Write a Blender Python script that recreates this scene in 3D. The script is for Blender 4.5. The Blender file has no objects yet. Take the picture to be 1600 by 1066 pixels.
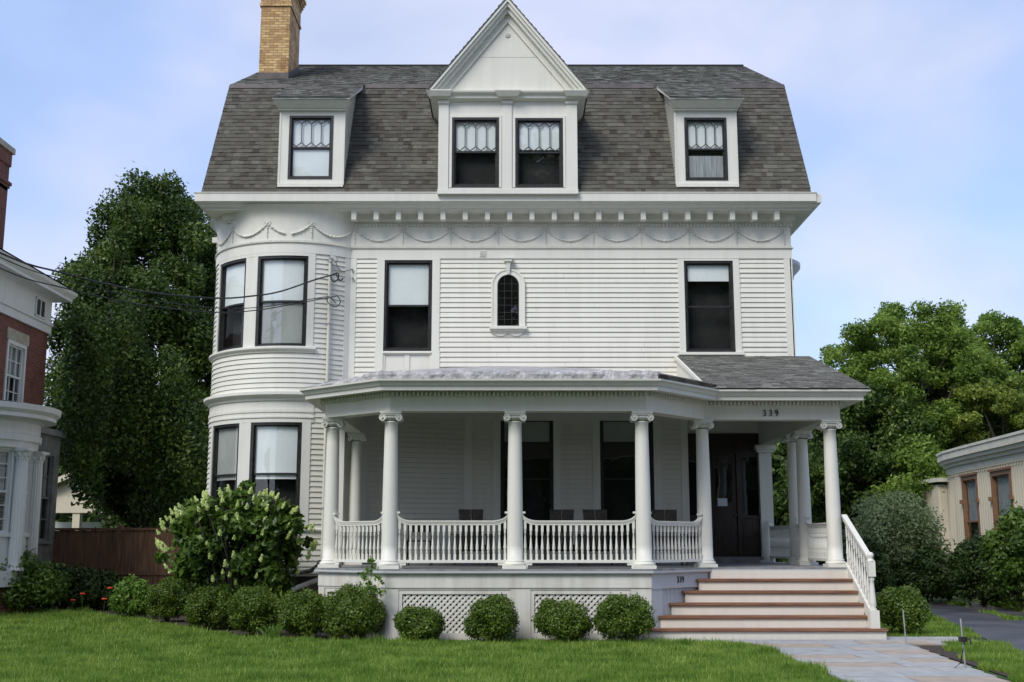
import bpy, math, random
import numpy as np
from mathutils import Vector, Matrix, noise

# ------------------------------------------------------------------ camera, world, sun
scene = bpy.context.scene
COL = scene.collection
R = math.radians
PITCH = R(9.99); F = 1800.0; EYE = 1.52
cam_d = bpy.data.cameras.new('camera'); cam = bpy.data.objects.new('camera', cam_d); COL.objects.link(cam)
cam.location = (0, 0, EYE); cam.rotation_euler = (math.pi/2 + PITCH, 0, 0)
cam_d.sensor_width = 36.0; cam_d.lens = F/1600*36.0; cam_d.clip_start = 0.1; cam_d.clip_end = 2000
scene.camera = cam
scene.view_settings.view_transform = 'Standard'; scene.view_settings.look = 'None'
scene.view_settings.gamma = 1; scene.view_settings.use_curve_mapping = False
scene.view_settings.exposure = 0.68

SUN_EL, SUN_AZ = 47.0, -145.0      # azimuth from +Y towards +X; sun is behind-left of the camera
world = bpy.data.worlds.new("World"); scene.world = world; world.use_nodes = True
nt = world.node_tree; nt.nodes.clear()
wo = nt.nodes.new('ShaderNodeOutputWorld'); bg = nt.nodes.new('ShaderNodeBackground')
sky = nt.nodes.new('ShaderNodeTexSky'); sky.sky_type = 'NISHITA'; sky.sun_disc = False
sky.sun_elevation = R(SUN_EL); sky.sun_rotation = R(SUN_AZ); sky.air_density = 1.0; sky.dust_density = 1.2; sky.ozone_density = 2.0
tcw = nt.nodes.new('ShaderNodeTexCoord'); mpw = nt.nodes.new('ShaderNodeMapping'); mpw.inputs['Scale'].default_value = (1.0, 1.0, 1.6)
nzw = nt.nodes.new('ShaderNodeTexNoise'); nzw.inputs['Scale'].default_value = 2.8; nzw.inputs['Detail'].default_value = 6; nzw.inputs['Roughness'].default_value = .5
nzw.inputs['Distortion'].default_value = .3
rpw = nt.nodes.new('ShaderNodeValToRGB'); rpw.color_ramp.elements[0].position = .33; rpw.color_ramp.elements[0].color = (.38, .38, .38, 1)
rpw.color_ramp.elements[1].position = .64; rpw.color_ramp.elements[1].color = (.97, .97, .97, 1)
mxw = nt.nodes.new('ShaderNodeMix'); mxw.data_type = 'RGBA'
nt.links.new(tcw.outputs['Generated'], mpw.inputs['Vector']); nt.links.new(mpw.outputs[0], nzw.inputs['Vector'])
nt.links.new(nzw.outputs['Fac'], rpw.inputs[0]); nt.links.new(rpw.outputs[0], mxw.inputs[0])
nz2 = nt.nodes.new('ShaderNodeTexNoise'); nz2.inputs['Scale'].default_value = 2.6; nz2.inputs['Detail'].default_value = 4; nt.links.new(mpw.outputs[0], nz2.inputs['Vector'])
crw = nt.nodes.new('ShaderNodeValToRGB'); crw.color_ramp.elements[0].position = .43; crw.color_ramp.elements[0].color = (.235, .302, .482, 1); crw.color_ramp.elements[1].position = .57; crw.color_ramp.elements[1].color = (.35, .368, .468, 1)
nt.links.new(nz2.outputs['Fac'], crw.inputs[0])
scw = nt.nodes.new('ShaderNodeVectorMath'); scw.operation = 'SCALE'; scw.inputs['Scale'].default_value = 9.9; nt.links.new(crw.outputs[0], scw.inputs[0])
nt.links.new(sky.outputs[0], mxw.inputs[6]); nt.links.new(scw.outputs[0], mxw.inputs[7])
nt.links.new(mxw.outputs[2], bg.inputs['Color']); bg.inputs['Strength'].default_value = 0.14
nt.links.new(bg.outputs[0], wo.inputs['Surface'])
sun_d = bpy.data.lights.new('sun', 'SUN'); sun = bpy.data.objects.new('sun', sun_d); COL.objects.link(sun)
sun_d.energy = 1.75; sun_d.angle = R(24); sun_d.color = (1.0, .965, .90)
sd = Vector((math.cos(R(SUN_EL))*math.sin(R(SUN_AZ)), math.cos(R(SUN_EL))*math.cos(R(SUN_AZ)), math.sin(R(SUN_EL))))
sun.rotation_euler = (-sd).to_track_quat('-Z', 'Y').to_euler()

# ------------------------------------------------------------------ measuring helpers (pixel of the 1600 px photo -> metres on the plane y = Y)
CP, SP = math.cos(PITCH), math.sin(PITCH)
def at(px, py, Y):
    u = (px-800)/F; v = (533-py)/F
    dy = CP - v*SP; dz = SP + v*CP
    t = Y/dy
    return u*t, EYE + dz*t
def AX(px, py, Y): return at(px, py, Y)[0]
def AZ(py, Y): return at(800, py, Y)[1]

# ------------------------------------------------------------------ materials
def new_mat(name):
    m = bpy.data.materials.new(name); m.use_nodes = True
    n = m.node_tree; b = n.nodes['Principled BSDF']; return m, n, b
def N(n, t, **k):
    x = n.nodes.new(t)
    for a, v in k.items():
        if a in x.inputs: x.inputs[a].default_value = v
        else: setattr(x, a, v)
    return x
def ramp(n, stops):
    r = n.nodes.new('ShaderNodeValToRGB'); e = r.color_ramp.elements
    while len(e) > 1: e.remove(e[0])
    e[0].position = stops[0][0]; e[0].color = (*stops[0][1], 1)
    for p, c in stops[1:]:
        q = e.new(p); q.color = (*c, 1)
    return r
def bump(n, b, src, strength=.3, dist=.01):
    bp = N(n, 'ShaderNodeBump'); bp.inputs['Strength'].default_value = strength; bp.inputs['Distance'].default_value = dist
    n.links.new(src, bp.inputs['Height']); n.links.new(bp.outputs[0], b.inputs['Normal'])
def noise_mat(name, c1, c2, scale=6, rough=.6, bstr=.15, bscale=None, detail=5, stretch=(1, 1, 1), lo=.35, hi=.65, bdist=.01):
    m, n, b = new_mat(name)
    tc = N(n, 'ShaderNodeTexCoord'); mp = N(n, 'ShaderNodeMapping'); mp.inputs['Scale'].default_value = stretch
    n.links.new(tc.outputs['Object'], mp.inputs[0])
    nz = N(n, 'ShaderNodeTexNoise', Scale=scale, Detail=detail); n.links.new(mp.outputs[0], nz.inputs['Vector'])
    r = ramp(n, [(lo, c1), (hi, c2)]); n.links.new(nz.outputs['Fac'], r.inputs[0]); n.links.new(r.outputs[0], b.inputs['Base Color'])
    b.inputs['Roughness'].default_value = rough
    if bstr:
        n2 = N(n, 'ShaderNodeTexNoise', Scale=bscale or scale*6, Detail=3); n.links.new(mp.outputs[0], n2.inputs['Vector'])
        bump(n, b, n2.outputs['Fac'], bstr, bdist)
    return m
def paint_mat(name, base, dirt, grime=.35):
    m, n, b = new_mat(name)
    tc = N(n, 'ShaderNodeTexCoord')
    n1 = N(n, 'ShaderNodeTexNoise', Scale=.9, Detail=6, Roughness=.65); n.links.new(tc.outputs['Object'], n1.inputs['Vector'])
    mp = N(n, 'ShaderNodeMapping'); mp.inputs['Scale'].default_value = (9, 9, .6); n.links.new(tc.outputs['Object'], mp.inputs[0])
    n2 = N(n, 'ShaderNodeTexNoise', Scale=1.0, Detail=5); n.links.new(mp.outputs[0], n2.inputs['Vector'])
    mu = N(n, 'ShaderNodeMath', operation='MULTIPLY'); n.links.new(n1.outputs['Fac'], mu.inputs[0]); n.links.new(n2.outputs['Fac'], mu.inputs[1])
    r = ramp(n, [(.14, base), (.46, tuple(base[i]*(1-grime)+dirt[i]*grime for i in range(3)))])
    n.links.new(mu.outputs[0], r.inputs[0]); n.links.new(r.outputs[0], b.inputs['Base Color'])
    b.inputs['Roughness'].default_value = .55
    n3 = N(n, 'ShaderNodeTexNoise', Scale=26, Detail=4); n.links.new(tc.outputs['Object'], n3.inputs['Vector'])
    bump(n, b, n3.outputs['Fac'], .12, .006)
    return m
def foliage_mat(name, dark, mid, light, trans=.25, rough=.55, isl=.42, big=1.25, nsc=.9):
    m, n, b = new_mat(name)
    g = N(n, 'ShaderNodeNewGeometry')
    tc = N(n, 'ShaderNodeTexCoord'); nz = N(n, 'ShaderNodeTexNoise', Scale=nsc, Detail=4); n.links.new(tc.outputs['Object'], nz.inputs['Vector'])
    ad = N(n, 'ShaderNodeMath', operation='MULTIPLY_ADD'); n.links.new(g.outputs['Random Per Island'], ad.inputs[0]); ad.inputs[1].default_value = isl
    ms = N(n, 'ShaderNodeMath', operation='MULTIPLY_ADD'); n.links.new(nz.outputs['Fac'], ms.inputs[0]); ms.inputs[1].default_value = big; ms.inputs[2].default_value = -.35
    n.links.new(ms.outputs[0], ad.inputs[2])
    r = ramp(n, [(.1, dark), (.5, mid), (.95, light)]); n.links.new(ad.outputs[0], r.inputs[0])
    n.links.new(r.outputs[0], b.inputs['Base Color']); b.inputs['Roughness'].default_value = rough; b.inputs['Specular IOR Level'].default_value = .35
    tr = N(n, 'ShaderNodeBsdfTranslucent'); mx = N(n, 'ShaderNodeMixShader'); mx.inputs[0].default_value = trans
    hs = N(n, 'ShaderNodeHueSaturation'); hs.inputs['Value'].default_value = 1.5; n.links.new(r.outputs[0], hs.inputs['Color'])
    n.links.new(hs.outputs[0], tr.inputs[0]); n.links.new(b.outputs[0], mx.inputs[1]); n.links.new(tr.outputs[0], mx.inputs[2])
    n.links.new(mx.outputs[0], n.nodes['Material Output'].inputs['Surface'])
    return m
def tone_mat(name, stops, rough=.9, nscale=60, namt=.35, bstr=.4):
    """colour picked per shingle / stone from the mesh attribute 'tone'"""
    m, n, b = new_mat(name)
    a = N(n, 'ShaderNodeAttribute'); a.attribute_name = 'tone'
    r = ramp(n, stops); n.links.new(a.outputs['Fac'], r.inputs[0])
    tc = N(n, 'ShaderNodeTexCoord'); nz = N(n, 'ShaderNodeTexNoise', Scale=nscale, Detail=3); n.links.new(tc.outputs['Object'], nz.inputs['Vector'])
    mx = N(n, 'ShaderNodeMix'); mx.data_type = 'RGBA'; mx.blend_type = 'MULTIPLY'; mx.inputs[0].default_value = namt
    cr = ramp(n, [(.3, (.35, .35, .35)), (.7, (1.5, 1.5, 1.5))]); n.links.new(nz.outputs['Fac'], cr.inputs[0])
    n.links.new(r.outputs[0], mx.inputs[6]); n.links.new(cr.outputs[0], mx.inputs[7]); n.links.new(mx.outputs[2], b.inputs['Base Color'])
    b.inputs['Roughness'].default_value = rough; b.inputs['Specular IOR Level'].default_value = .25
    bump(n, b, nz.outputs['Fac'], bstr, .004)
    return m
def brick_mat(name, c1, c2, mortar, bw=.21, bh=.073, stain=None, msize=.008, rough=.85):
    m, n, b = new_mat(name)
    tc = N(n, 'ShaderNodeTexCoord'); sp = N(n, 'ShaderNodeSeparateXYZ'); n.links.new(tc.outputs['Object'], sp.inputs[0])
    ad = N(n, 'ShaderNodeMath', operation='ADD'); n.links.new(sp.outputs[0], ad.inputs[0]); n.links.new(sp.outputs[1], ad.inputs[1])
    cb = N(n, 'ShaderNodeCombineXYZ'); n.links.new(ad.outputs[0], cb.inputs[0]); n.links.new(sp.outputs[2], cb.inputs[1])
    br = N(n, 'ShaderNodeTexBrick'); n.links.new(cb.outputs[0], br.inputs['Vector'])
    for k, v in (('Scale', 1), ('Mortar Size', msize), ('Brick Width', bw), ('Row Height', bh), ('Mortar Smooth', .2), ('Bias', 0)): br.inputs[k].default_value = v
    br.inputs['Color1'].default_value = (*c1, 1); br.inputs['Color2'].default_value = (*c2, 1); br.inputs['Mortar'].default_value = (*mortar, 1)
    out = br.outputs['Color']
    nz = N(n, 'ShaderNodeTexNoise', Scale=1.7, Detail=6, Roughness=.7); n.links.new(tc.outputs['Object'], nz.inputs['Vector'])
    if stain:
        r = ramp(n, [(.5, (0, 0, 0)), (.68, (1, 1, 1))]); n.links.new(nz.outputs['Fac'], r.inputs[0])
        mx = N(n, 'ShaderNodeMix'); mx.data_type = 'RGBA'; n.links.new(r.outputs[0], mx.inputs[0]); n.links.new(out, mx.inputs[6]); mx.inputs[7].default_value = (*stain, 1)
        out = mx.outputs[2]
    n.links.new(out, b.inputs['Base Color']); b.inputs['Roughness'].default_value = rough
    iv = N(n, 'ShaderNodeMath', operation='SUBTRACT'); iv.inputs[0].default_value = 1; n.links.new(br.outputs['Fac'], iv.inputs[1])
    bump(n, b, iv.outputs[0], .6, .008)
    return m
def glass_mat(name, tint=(.55, .6, .6), fres=1.5, wav=.02):
    m, n, b = new_mat(name)
    tr = N(n, 'ShaderNodeBsdfTransparent'); tr.inputs[0].default_value = (*tint, 1)
    gl = N(n, 'ShaderNodeBsdfGlossy'); gl.inputs['Roughness'].default_value = .015; gl.inputs['Color'].default_value = (.95, .97, 1, 1)
    lw = N(n, 'ShaderNodeLayerWeight'); lw.inputs[0].default_value = .5
    pw = N(n, 'ShaderNodeMath', operation='POWER'); n.links.new(lw.outputs['Facing'], pw.inputs[0]); pw.inputs[1].default_value = 4.0
    fr = N(n, 'ShaderNodeMath', operation='MULTIPLY_ADD'); n.links.new(pw.outputs[0], fr.inputs[0]); fr.inputs[1].default_value = .85; fr.inputs[2].default_value = .085
    mx = N(n, 'ShaderNodeMixShader'); n.links.new(fr.outputs[0], mx.inputs[0]); n.links.new(tr.outputs[0], mx.inputs[1]); n.links.new(gl.outputs[0], mx.inputs[2])
    tc = N(n, 'ShaderNodeTexCoord'); nz = N(n, 'ShaderNodeTexNoise', Scale=1.6, Detail=2); n.links.new(tc.outputs['Object'], nz.inputs['Vector'])
    bp = N(n, 'ShaderNodeBump'); bp.inputs['Strength'].default_value = 1; bp.inputs['Distance'].default_value = wav
    n.links.new(nz.outputs['Fac'], bp.inputs['Height']); n.links.new(bp.outputs[0], gl.inputs['Normal']); n.links.new(bp.outputs[0], lw.inputs['Normal'])
    n.links.new(mx.outputs[0], n.nodes['Material Output'].inputs['Surface'])
    return m

M = {}
M['skirtpaint'] = paint_mat('weathered skirt paint', (.69, .68, .62), (.30, .26, .20), .55)
M['white'] = paint_mat('white house paint', (.70, .69, .615), (.46, .45, .385), .3)
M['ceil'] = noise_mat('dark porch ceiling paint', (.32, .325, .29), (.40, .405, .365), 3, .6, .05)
M['trim'] = paint_mat('white trim paint', (.72, .71, .64), (.46, .46, .40), .3)
M['stairwhite'] = paint_mat('cream riser paint', (.70, .665, .59), (.44, .39, .32), .3)
M['greywhite'] = paint_mat('grey white skirt paint', (.50, .52, .54), (.38, .39, .40), .3)
M['black'] = noise_mat('black storm frame', (.012, .012, .012), (.03, .03, .028), 12, .4, .05)
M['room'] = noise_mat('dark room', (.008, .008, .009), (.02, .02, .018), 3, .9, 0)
M['blind'] = noise_mat('white roller blind', (.70, .74, .73), (.80, .83, .81), 1.2, .8, .05)
M['blindgrey'] = noise_mat('grey roller blind', (.32, .33, .31), (.42, .43, .40), 1.2, .8, .05)
M['curtain'] = noise_mat('sheer curtain', (.22, .24, .24), (.40, .42, .42), 5, .8, .05, stretch=(6, 6, .4))
M['glass'] = glass_mat('window glass', (.95, .97, .97), 1.6, .006)
M['glassdark'] = glass_mat('old dark glass', (.5, .5, .5), 1.5, .004)
M['lead'] = noise_mat('lead came', (.02, .02, .018), (.045, .045, .04), 10, .5, 0)
SH = [(0, (.040, .033, .028)), (.25, (.070, .062, .050)), (.5, (.088, .084, .069)), (.75, (.108, .104, .086)), (1, (.148, .145, .122))]
M['shingle'] = tone_mat('asphalt shingle', SH, .9, 45, .55)
M['shingle2'] = tone_mat('weathered grey shingle', [(0, (.095, .095, .085)), (.5, (.165, .165, .147)), (1, (.25, .25, .22))], .9, 30, .5)
M['deck'] = noise_mat('roof deck', (.02, .02, .018), (.035, .033, .03), 20, .95, 0)
M['copper'] = noise_mat('weathered copper flashing', (.052, .043, .042), (.095, .078, .074), 5, .6, .1)
M['membrane'] = noise_mat('silver roof coating', (.24, .235, .235), (.50, .49, .485), 7, .8, 1.0, 16, bdist=.05)
M['chimney'] = brick_mat('yellow chimney brick', (.66, .46, .20), (.40, .22, .09), (.24, .17, .10), .2, .066, (.20, .085, .035))
M['redbrick'] = brick_mat('red brick', (.19, .056, .036), (.12, .036, .025), (.16, .11, .09), .2, .07, (.10, .035, .025))
M['stone'] = noise_mat('pale lintel stone', (.30, .27, .21), (.42, .39, .31), 8, .85, .3)
M['tread'] = noise_mat('stained wood tread', (.14, .062, .036), (.28, .135, .075), 5, .5, .2, stretch=(.5, 8, 8))
M['floorgrey'] = noise_mat('grey porch floor paint', (.17, .175, .175), (.25, .255, .255), 5, .5, .1)
M['door'] = noise_mat('dark varnished wood', (.016, .008, .006), (.035, .017, .011), 4, .35, .1, stretch=(8, 8, .7))
M['chair'] = noise_mat('weathered teak', (.055, .045, .036), (.11, .092, .075), 5, .8, .3, stretch=(6, 6, 1))
M['paper'] = noise_mat('notice paper', (.55, .58, .60), (.62, .65, .66), 4, .8, 0)
M['ink'] = noise_mat('black ironwork', (.01, .01, .01), (.02, .02, .02), 10, .5, 0)
M['pipe'] = noise_mat('galvanised pipe', (.22, .23, .23), (.36, .37, .37), 6, .4, .1)
M['pipewhite'] = paint_mat('painted conduit', (.62, .61, .53), (.34, .33, .28), .4)
M['fence'] = noise_mat('cedar board', (.11, .055, .030), (.22, .12, .065), 3, .8, .3, stretch=(9, 9, .6))
M['cream'] = noise_mat('cream board siding', (.60, .54, .41), (.64, .575, .445), 1.2, .7, .05)
M['creamtrim'] = noise_mat('cream trim paint', (.52, .50, .43), (.60, .58, .50), 2, .7, .1)
M['brownpaint'] = noise_mat('brown window paint', (.17, .085, .042), (.23, .12, .065), 6, .6, .1)
M['neighwhite'] = paint_mat('neighbour white paint', (.66, .67, .66), (.40, .41, .38), .35)
M['sidebay'] = noise_mat('grey shutter paint', (.12, .13, .13), (.2, .21, .2), 3, .7, .1)
M['brownstone'] = noise_mat('dark foundation stone', (.03, .024, .02), (.07, .055, .045), 4, .9, .5)
M['bark'] = noise_mat('bark', (.035, .028, .022), (.085, .072, .058), 9, .95, .8, stretch=(3, 3, .6), bdist=.03)
M['asphalt'] = noise_mat('worn driveway asphalt', (.036, .035, .042), (.085, .082, .094), 1.1, .42, .6, 45)
M['soil'] = noise_mat('dark mulch', (.028, .020, .014), (.075, .052, .038), 14, .95, 1.0, 40, bdist=.03)
M['cable'] = noise_mat('black cable', (.012, .012, .012), (.03, .03, .03), 9, .5, 0)
M['cablegrey'] = noise_mat('grey cable', (.10, .10, .10), (.2, .2, .2), 9, .5, 0)
M['leaf_hornbeam'] = foliage_mat('hornbeam leaf', (.010, .027, .004), (.046, .092, .013), (.17, .24, .042), .22)
M['leaf_right'] = foliage_mat('walnut leaf', (.042, .090, .012), (.135, .225, .030), (.30, .39, .08), .38)
M['leaf_dark'] = foliage_mat('dark leaf', (.013, .030, .006), (.044, .082, .015), (.11, .165, .034), .2)
M['leaf_yellow'] = foliage_mat('yellowing leaf', (.05, .09, .012), (.15, .21, .03), (.32, .34, .05), .3)
M['leaf_box'] = foliage_mat('boxwood leaf', (.024, .054, .006), (.092, .155, .016), (.24, .33, .05), .28, .42)
M['leaf_lime'] = foliage_mat('fresh green leaf', (.05, .11, .014), (.12, .22, .03), (.22, .36, .06), .3)
M['leaf_hyd'] = foliage_mat('hydrangea leaf', (.022, .056, .008), (.072, .135, .018), (.19, .29, .045), .3, .45)
M['leaf_grey'] = foliage_mat('grey green leaf', (.08, .12, .045), (.21, .27, .12), (.38, .45, .24), .3)
M['bloom'] = foliage_mat('hydrangea bloom', (.44, .54, .18), (.68, .75, .36), (.90, .92, .68), .4)
M['poppy'] = noise_mat('orange red petal', (.75, .05, .02), (.9, .11, .03), 10, .5, 0)
M['grassblade'] = foliage_mat('grass blade', (.052, .118, .012), (.120, .22, .024), (.27, .37, .070), .3, .5, .45, 1.5, 1.6)
M['lawn'] = noise_mat('lawn ground', (.022, .045, .006), (.05, .09, .012), 3, .95, .8, 50, bdist=.03)
M['flag'] = tone_mat('flagstone', [(0, (.30, .32, .335)), (.45, (.36, .365, .36)), (.7, (.37, .35, .315)), (.88, (.39, .335, .275)), (1, (.36, .29, .23))], .65, 5, .25, .3)
M['mortar'] = noise_mat('walk bedding', (.05, .045, .04), (.09, .08, .07), 20, .95, .2)

# ------------------------------------------------------------------ mesh builder
class MB:
    def __init__(s): s.v = []; s.f = []; s.t = []; s.sm = []
    def face(s, pts, tone=.5, smooth=False):
        k = len(s.v); s.v += [tuple(p) for p in pts]; s.f.append(tuple(range(k, k+len(pts)))); s.t.append(tone); s.sm.append(smooth)
    def hexa(s, p, tone=.5):       # p: 8 points, bottom loop 0-3, top loop 4-7
        k = len(s.v); s.v += [tuple(q) for q in p]
        for f in ((0, 3, 2, 1), (4, 5, 6, 7), (0, 1, 5, 4), (1, 2, 6, 5), (2, 3, 7, 6), (3, 0, 4, 7)):
            s.f.append(tuple(k+i for i in f)); s.t.append(tone); s.sm.append(False)
    def box(s, x0, x1, y0, y1, z0, z1, tone=.5):
        s.hexa([(x0, y0, z0), (x1, y0, z0), (x1, y1, z0), (x0, y1, z0), (x0, y0, z1), (x1, y0, z1), (x1, y1, z1), (x0, y1, z1)], tone)
    def mbox(s, m, u0, u1, z0, z1, o0, o1, seg=1, tone=.5):    # o0 inner, o1 outer offset, on a wall map
        for i in range(seg):
            a = u0+(u1-u0)*i/seg; b = u0+(u1-u0)*(i+1)/seg
            s.hexa([m(a, z0, o1), m(b, z0, o1), m(b, z0, o0), m(a, z0, o0), m(a, z1, o1), m(b, z1, o1), m(b, z1, o0), m(a, z1, o0)], tone)
    def grid(s, rows, smooth=True, closed=False, tone=.5):      # rows of equal length
        k = len(s.v); n = len(rows[0])
        for r in rows: s.v += [tuple(q) for q in r]
        for i in range(len(rows)-1):
            for j in range(n if closed else n-1):
                a = k+i*n+j; b = k+i*n+(j+1) % n
                s.f.append((a, b, b+n, a+n)); s.t.append(tone); s.sm.append(smooth)
    def lathe(s, cx, cy, prof, seg=20, smooth=True):
        rows = [[(cx+r*math.cos(2*math.pi*j/seg), cy+r*math.sin(2*math.pi*j/seg), z) for j in range(seg)] for r, z in prof]
        s.grid(rows, smooth, True)
        s.face(rows[-1]); s.face(rows[0][::-1])
    def tube(s, pts, r, seg=8, caps=True):
        pts = [Vector(p) for p in pts]; n = len(pts); rr = r if isinstance(r, (list, tuple)) else [r]*n
        rows = []
        for i, p in enumerate(pts):
            d = (pts[min(i+1, n-1)]-pts[max(i-1, 0)]).normalized()
            a = d.cross(Vector((0, 0, 1)) if abs(d.z) < .9 else Vector((1, 0, 0))).normalized(); b = d.cross(a)
            rows.append([p+(a*math.cos(2*math.pi*j/seg)+b*math.sin(2*math.pi*j/seg))*rr[i] for j in range(seg)])
        s.grid(rows, True, True)
        if caps: s.face(rows[0]); s.face(rows[-1][::-1])
    def ball(s, c, r, seg=6, rings=4, sc=(1, 1, 1)):
        rows = []
        for i in range(rings+1):
            t = math.pi*i/rings
            rows.append([(c[0]+r*sc[0]*math.sin(t)*math.cos(2*math.pi*j/seg), c[1]+r*sc[1]*math.sin(t)*math.sin(2*math.pi*j/seg), c[2]+r*sc[2]*math.cos(t)) for j in range(seg)])
        s.grid(rows, True, True)
    def sweep(s, path, prof, smooth=False, ends=True):
        """path: plan points, outward is to the right of travel; prof: (o, z) pairs, closed loop"""
        P = [Vector(p) for p in path]; n = len(P); nor = []
        for i in range(n-1):
            d = (P[i+1]-P[i]).normalized(); nor.append(Vector((d.y, -d.x)))
        mit = []
        for i in range(n):
            if i == 0: mit.append(nor[0])
            elif i == n-1: mit.append(nor[-1])
            else:
                a = nor[i-1]+nor[i]; a.normalize(); mit.append(a/max(.3, a.dot(nor[i])))
        rows = [[(P[i].x+mit[i].x*o, P[i].y+mit[i].y*o, z) for o, z in prof] for i in range(n)]
        s.grid(rows, smooth, True)
        if ends: s.face(rows[0][::-1]); s.face(rows[-1])
    def build(s, name, mat, parent=None, tone=False, smooth_all=False):
        me = bpy.data.meshes.new(name); me.from_pydata(s.v, [], s.f); me.materials.append(mat)
        me.polygons.foreach_set('use_smooth', [True]*len(s.f) if smooth_all else s.sm)
        if tone:
            a = me.attributes.new('tone', 'FLOAT', 'FACE'); a.data.foreach_set('value', s.t)
        me.update()
        o = bpy.data.objects.new(name, me); COL.objects.link(o)
        if parent:
            o.parent = parent
            if parent.type == 'EMPTY': o.matrix_parent_inverse = Matrix.Translation(-Vector(parent.location))
        return o
def tag(o, label=None, cat=None, group=None, kind=None):
    if label: o['label'] = label
    if cat: o['category'] = cat
    if group: o['group'] = group
    if kind: o['kind'] = kind
    return o
def thing(name, loc, label, cat, group=None):
    o = bpy.data.objects.new(name, None); COL.objects.link(o); o.location = loc; o.empty_display_size = .3
    return tag(o, label, cat, group)

def flat(Y): return lambda u, z, o=0: (u, Y-o, z)
def line(p0, p1):      # outward to the right of travel
    a = Vector(p0); d = (Vector(p1)-a); L = d.length; d.normalize(); nn = Vector((d.y, -d.x))
    f = lambda u, z, o=0: (a.x+d.x*u+nn.x*o, a.y+d.y*u+nn.y*o, z)
    f.L = L; return f
def arc(cx, cy, r): return lambda u, z, o=0: (cx+(r+o)*math.sin(u/r), cy-(r+o)*math.cos(u/r), z)

CR = random.Random(31)
def claps(mb, m, u0, u1, z0, z1, holes=(), exp=.104, ustep=None, t=.021):
    n = max(1, round((z1-z0)/exp)); e = (z1-z0)/n
    for i in range(n):
        za, zb = z0+i*e, z0+(i+1)*e
        cuts = sorted({za, zb} | {h[2] for h in holes if za < h[2] < zb} | {h[3] for h in holes if za < h[3] < zb})
        for c0, c1 in zip(cuts, cuts[1:]):
            mid = (c0+c1)/2; iv = [(u0, u1)]
            for h in holes:
                if h[2] <= mid <= h[3]:
                    nv = []
                    for a, b in iv:
                        if h[1] <= a or h[0] >= b: nv.append((a, b)); continue
                        if h[0] > a: nv.append((a, h[0]))
                        if h[1] < b: nv.append((h[1], b))
                    iv = nv
            gp = .0035 if (c1 == zb and c1-c0 > .02) else 0; c1 = c1-gp
            o0 = .004+t*(1-(c0-za)/e); o1 = .004+t*(1-(c1-za)/e)
            if not ustep:
                nv = []
                for a, b in iv:
                    x_ = a+CR.uniform(.8, 3.6)
                    while x_ < b-.6: nv.append((a, x_-.002)); a = x_; x_ += CR.uniform(2.4, 4.2)
                    nv.append((a, b))
                iv = nv
            for a, b in iv:
                jo = CR.uniform(-.0018, .0018) if not ustep else 0; o0 += jo; o1 += jo
                k = 1 if not ustep else max(1, int((b-a)/ustep)+1)
                for j in range(k):
                    p, q = a+(b-a)*j/k, a+(b-a)*(j+1)/k
                    mb.face([m(p, c0, o0), m(q, c0, o0), m(q, c1, o1), m(p, c1, o1)])
                    if c0 == za: mb.face([m(p, za, -.02), m(q, za, -.02), m(q, za, o0), m(p, za, o0)])
                    if gp: mb.face([m(p, c1, o1), m(q, c1, o1), m(q, c1, -.02), m(p, c1, -.02)]); mb.face([m(p, c1, -.02), m(q, c1, -.02), m(q, c1+gp, -.02), m(p, c1+gp, -.02)])

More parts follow.
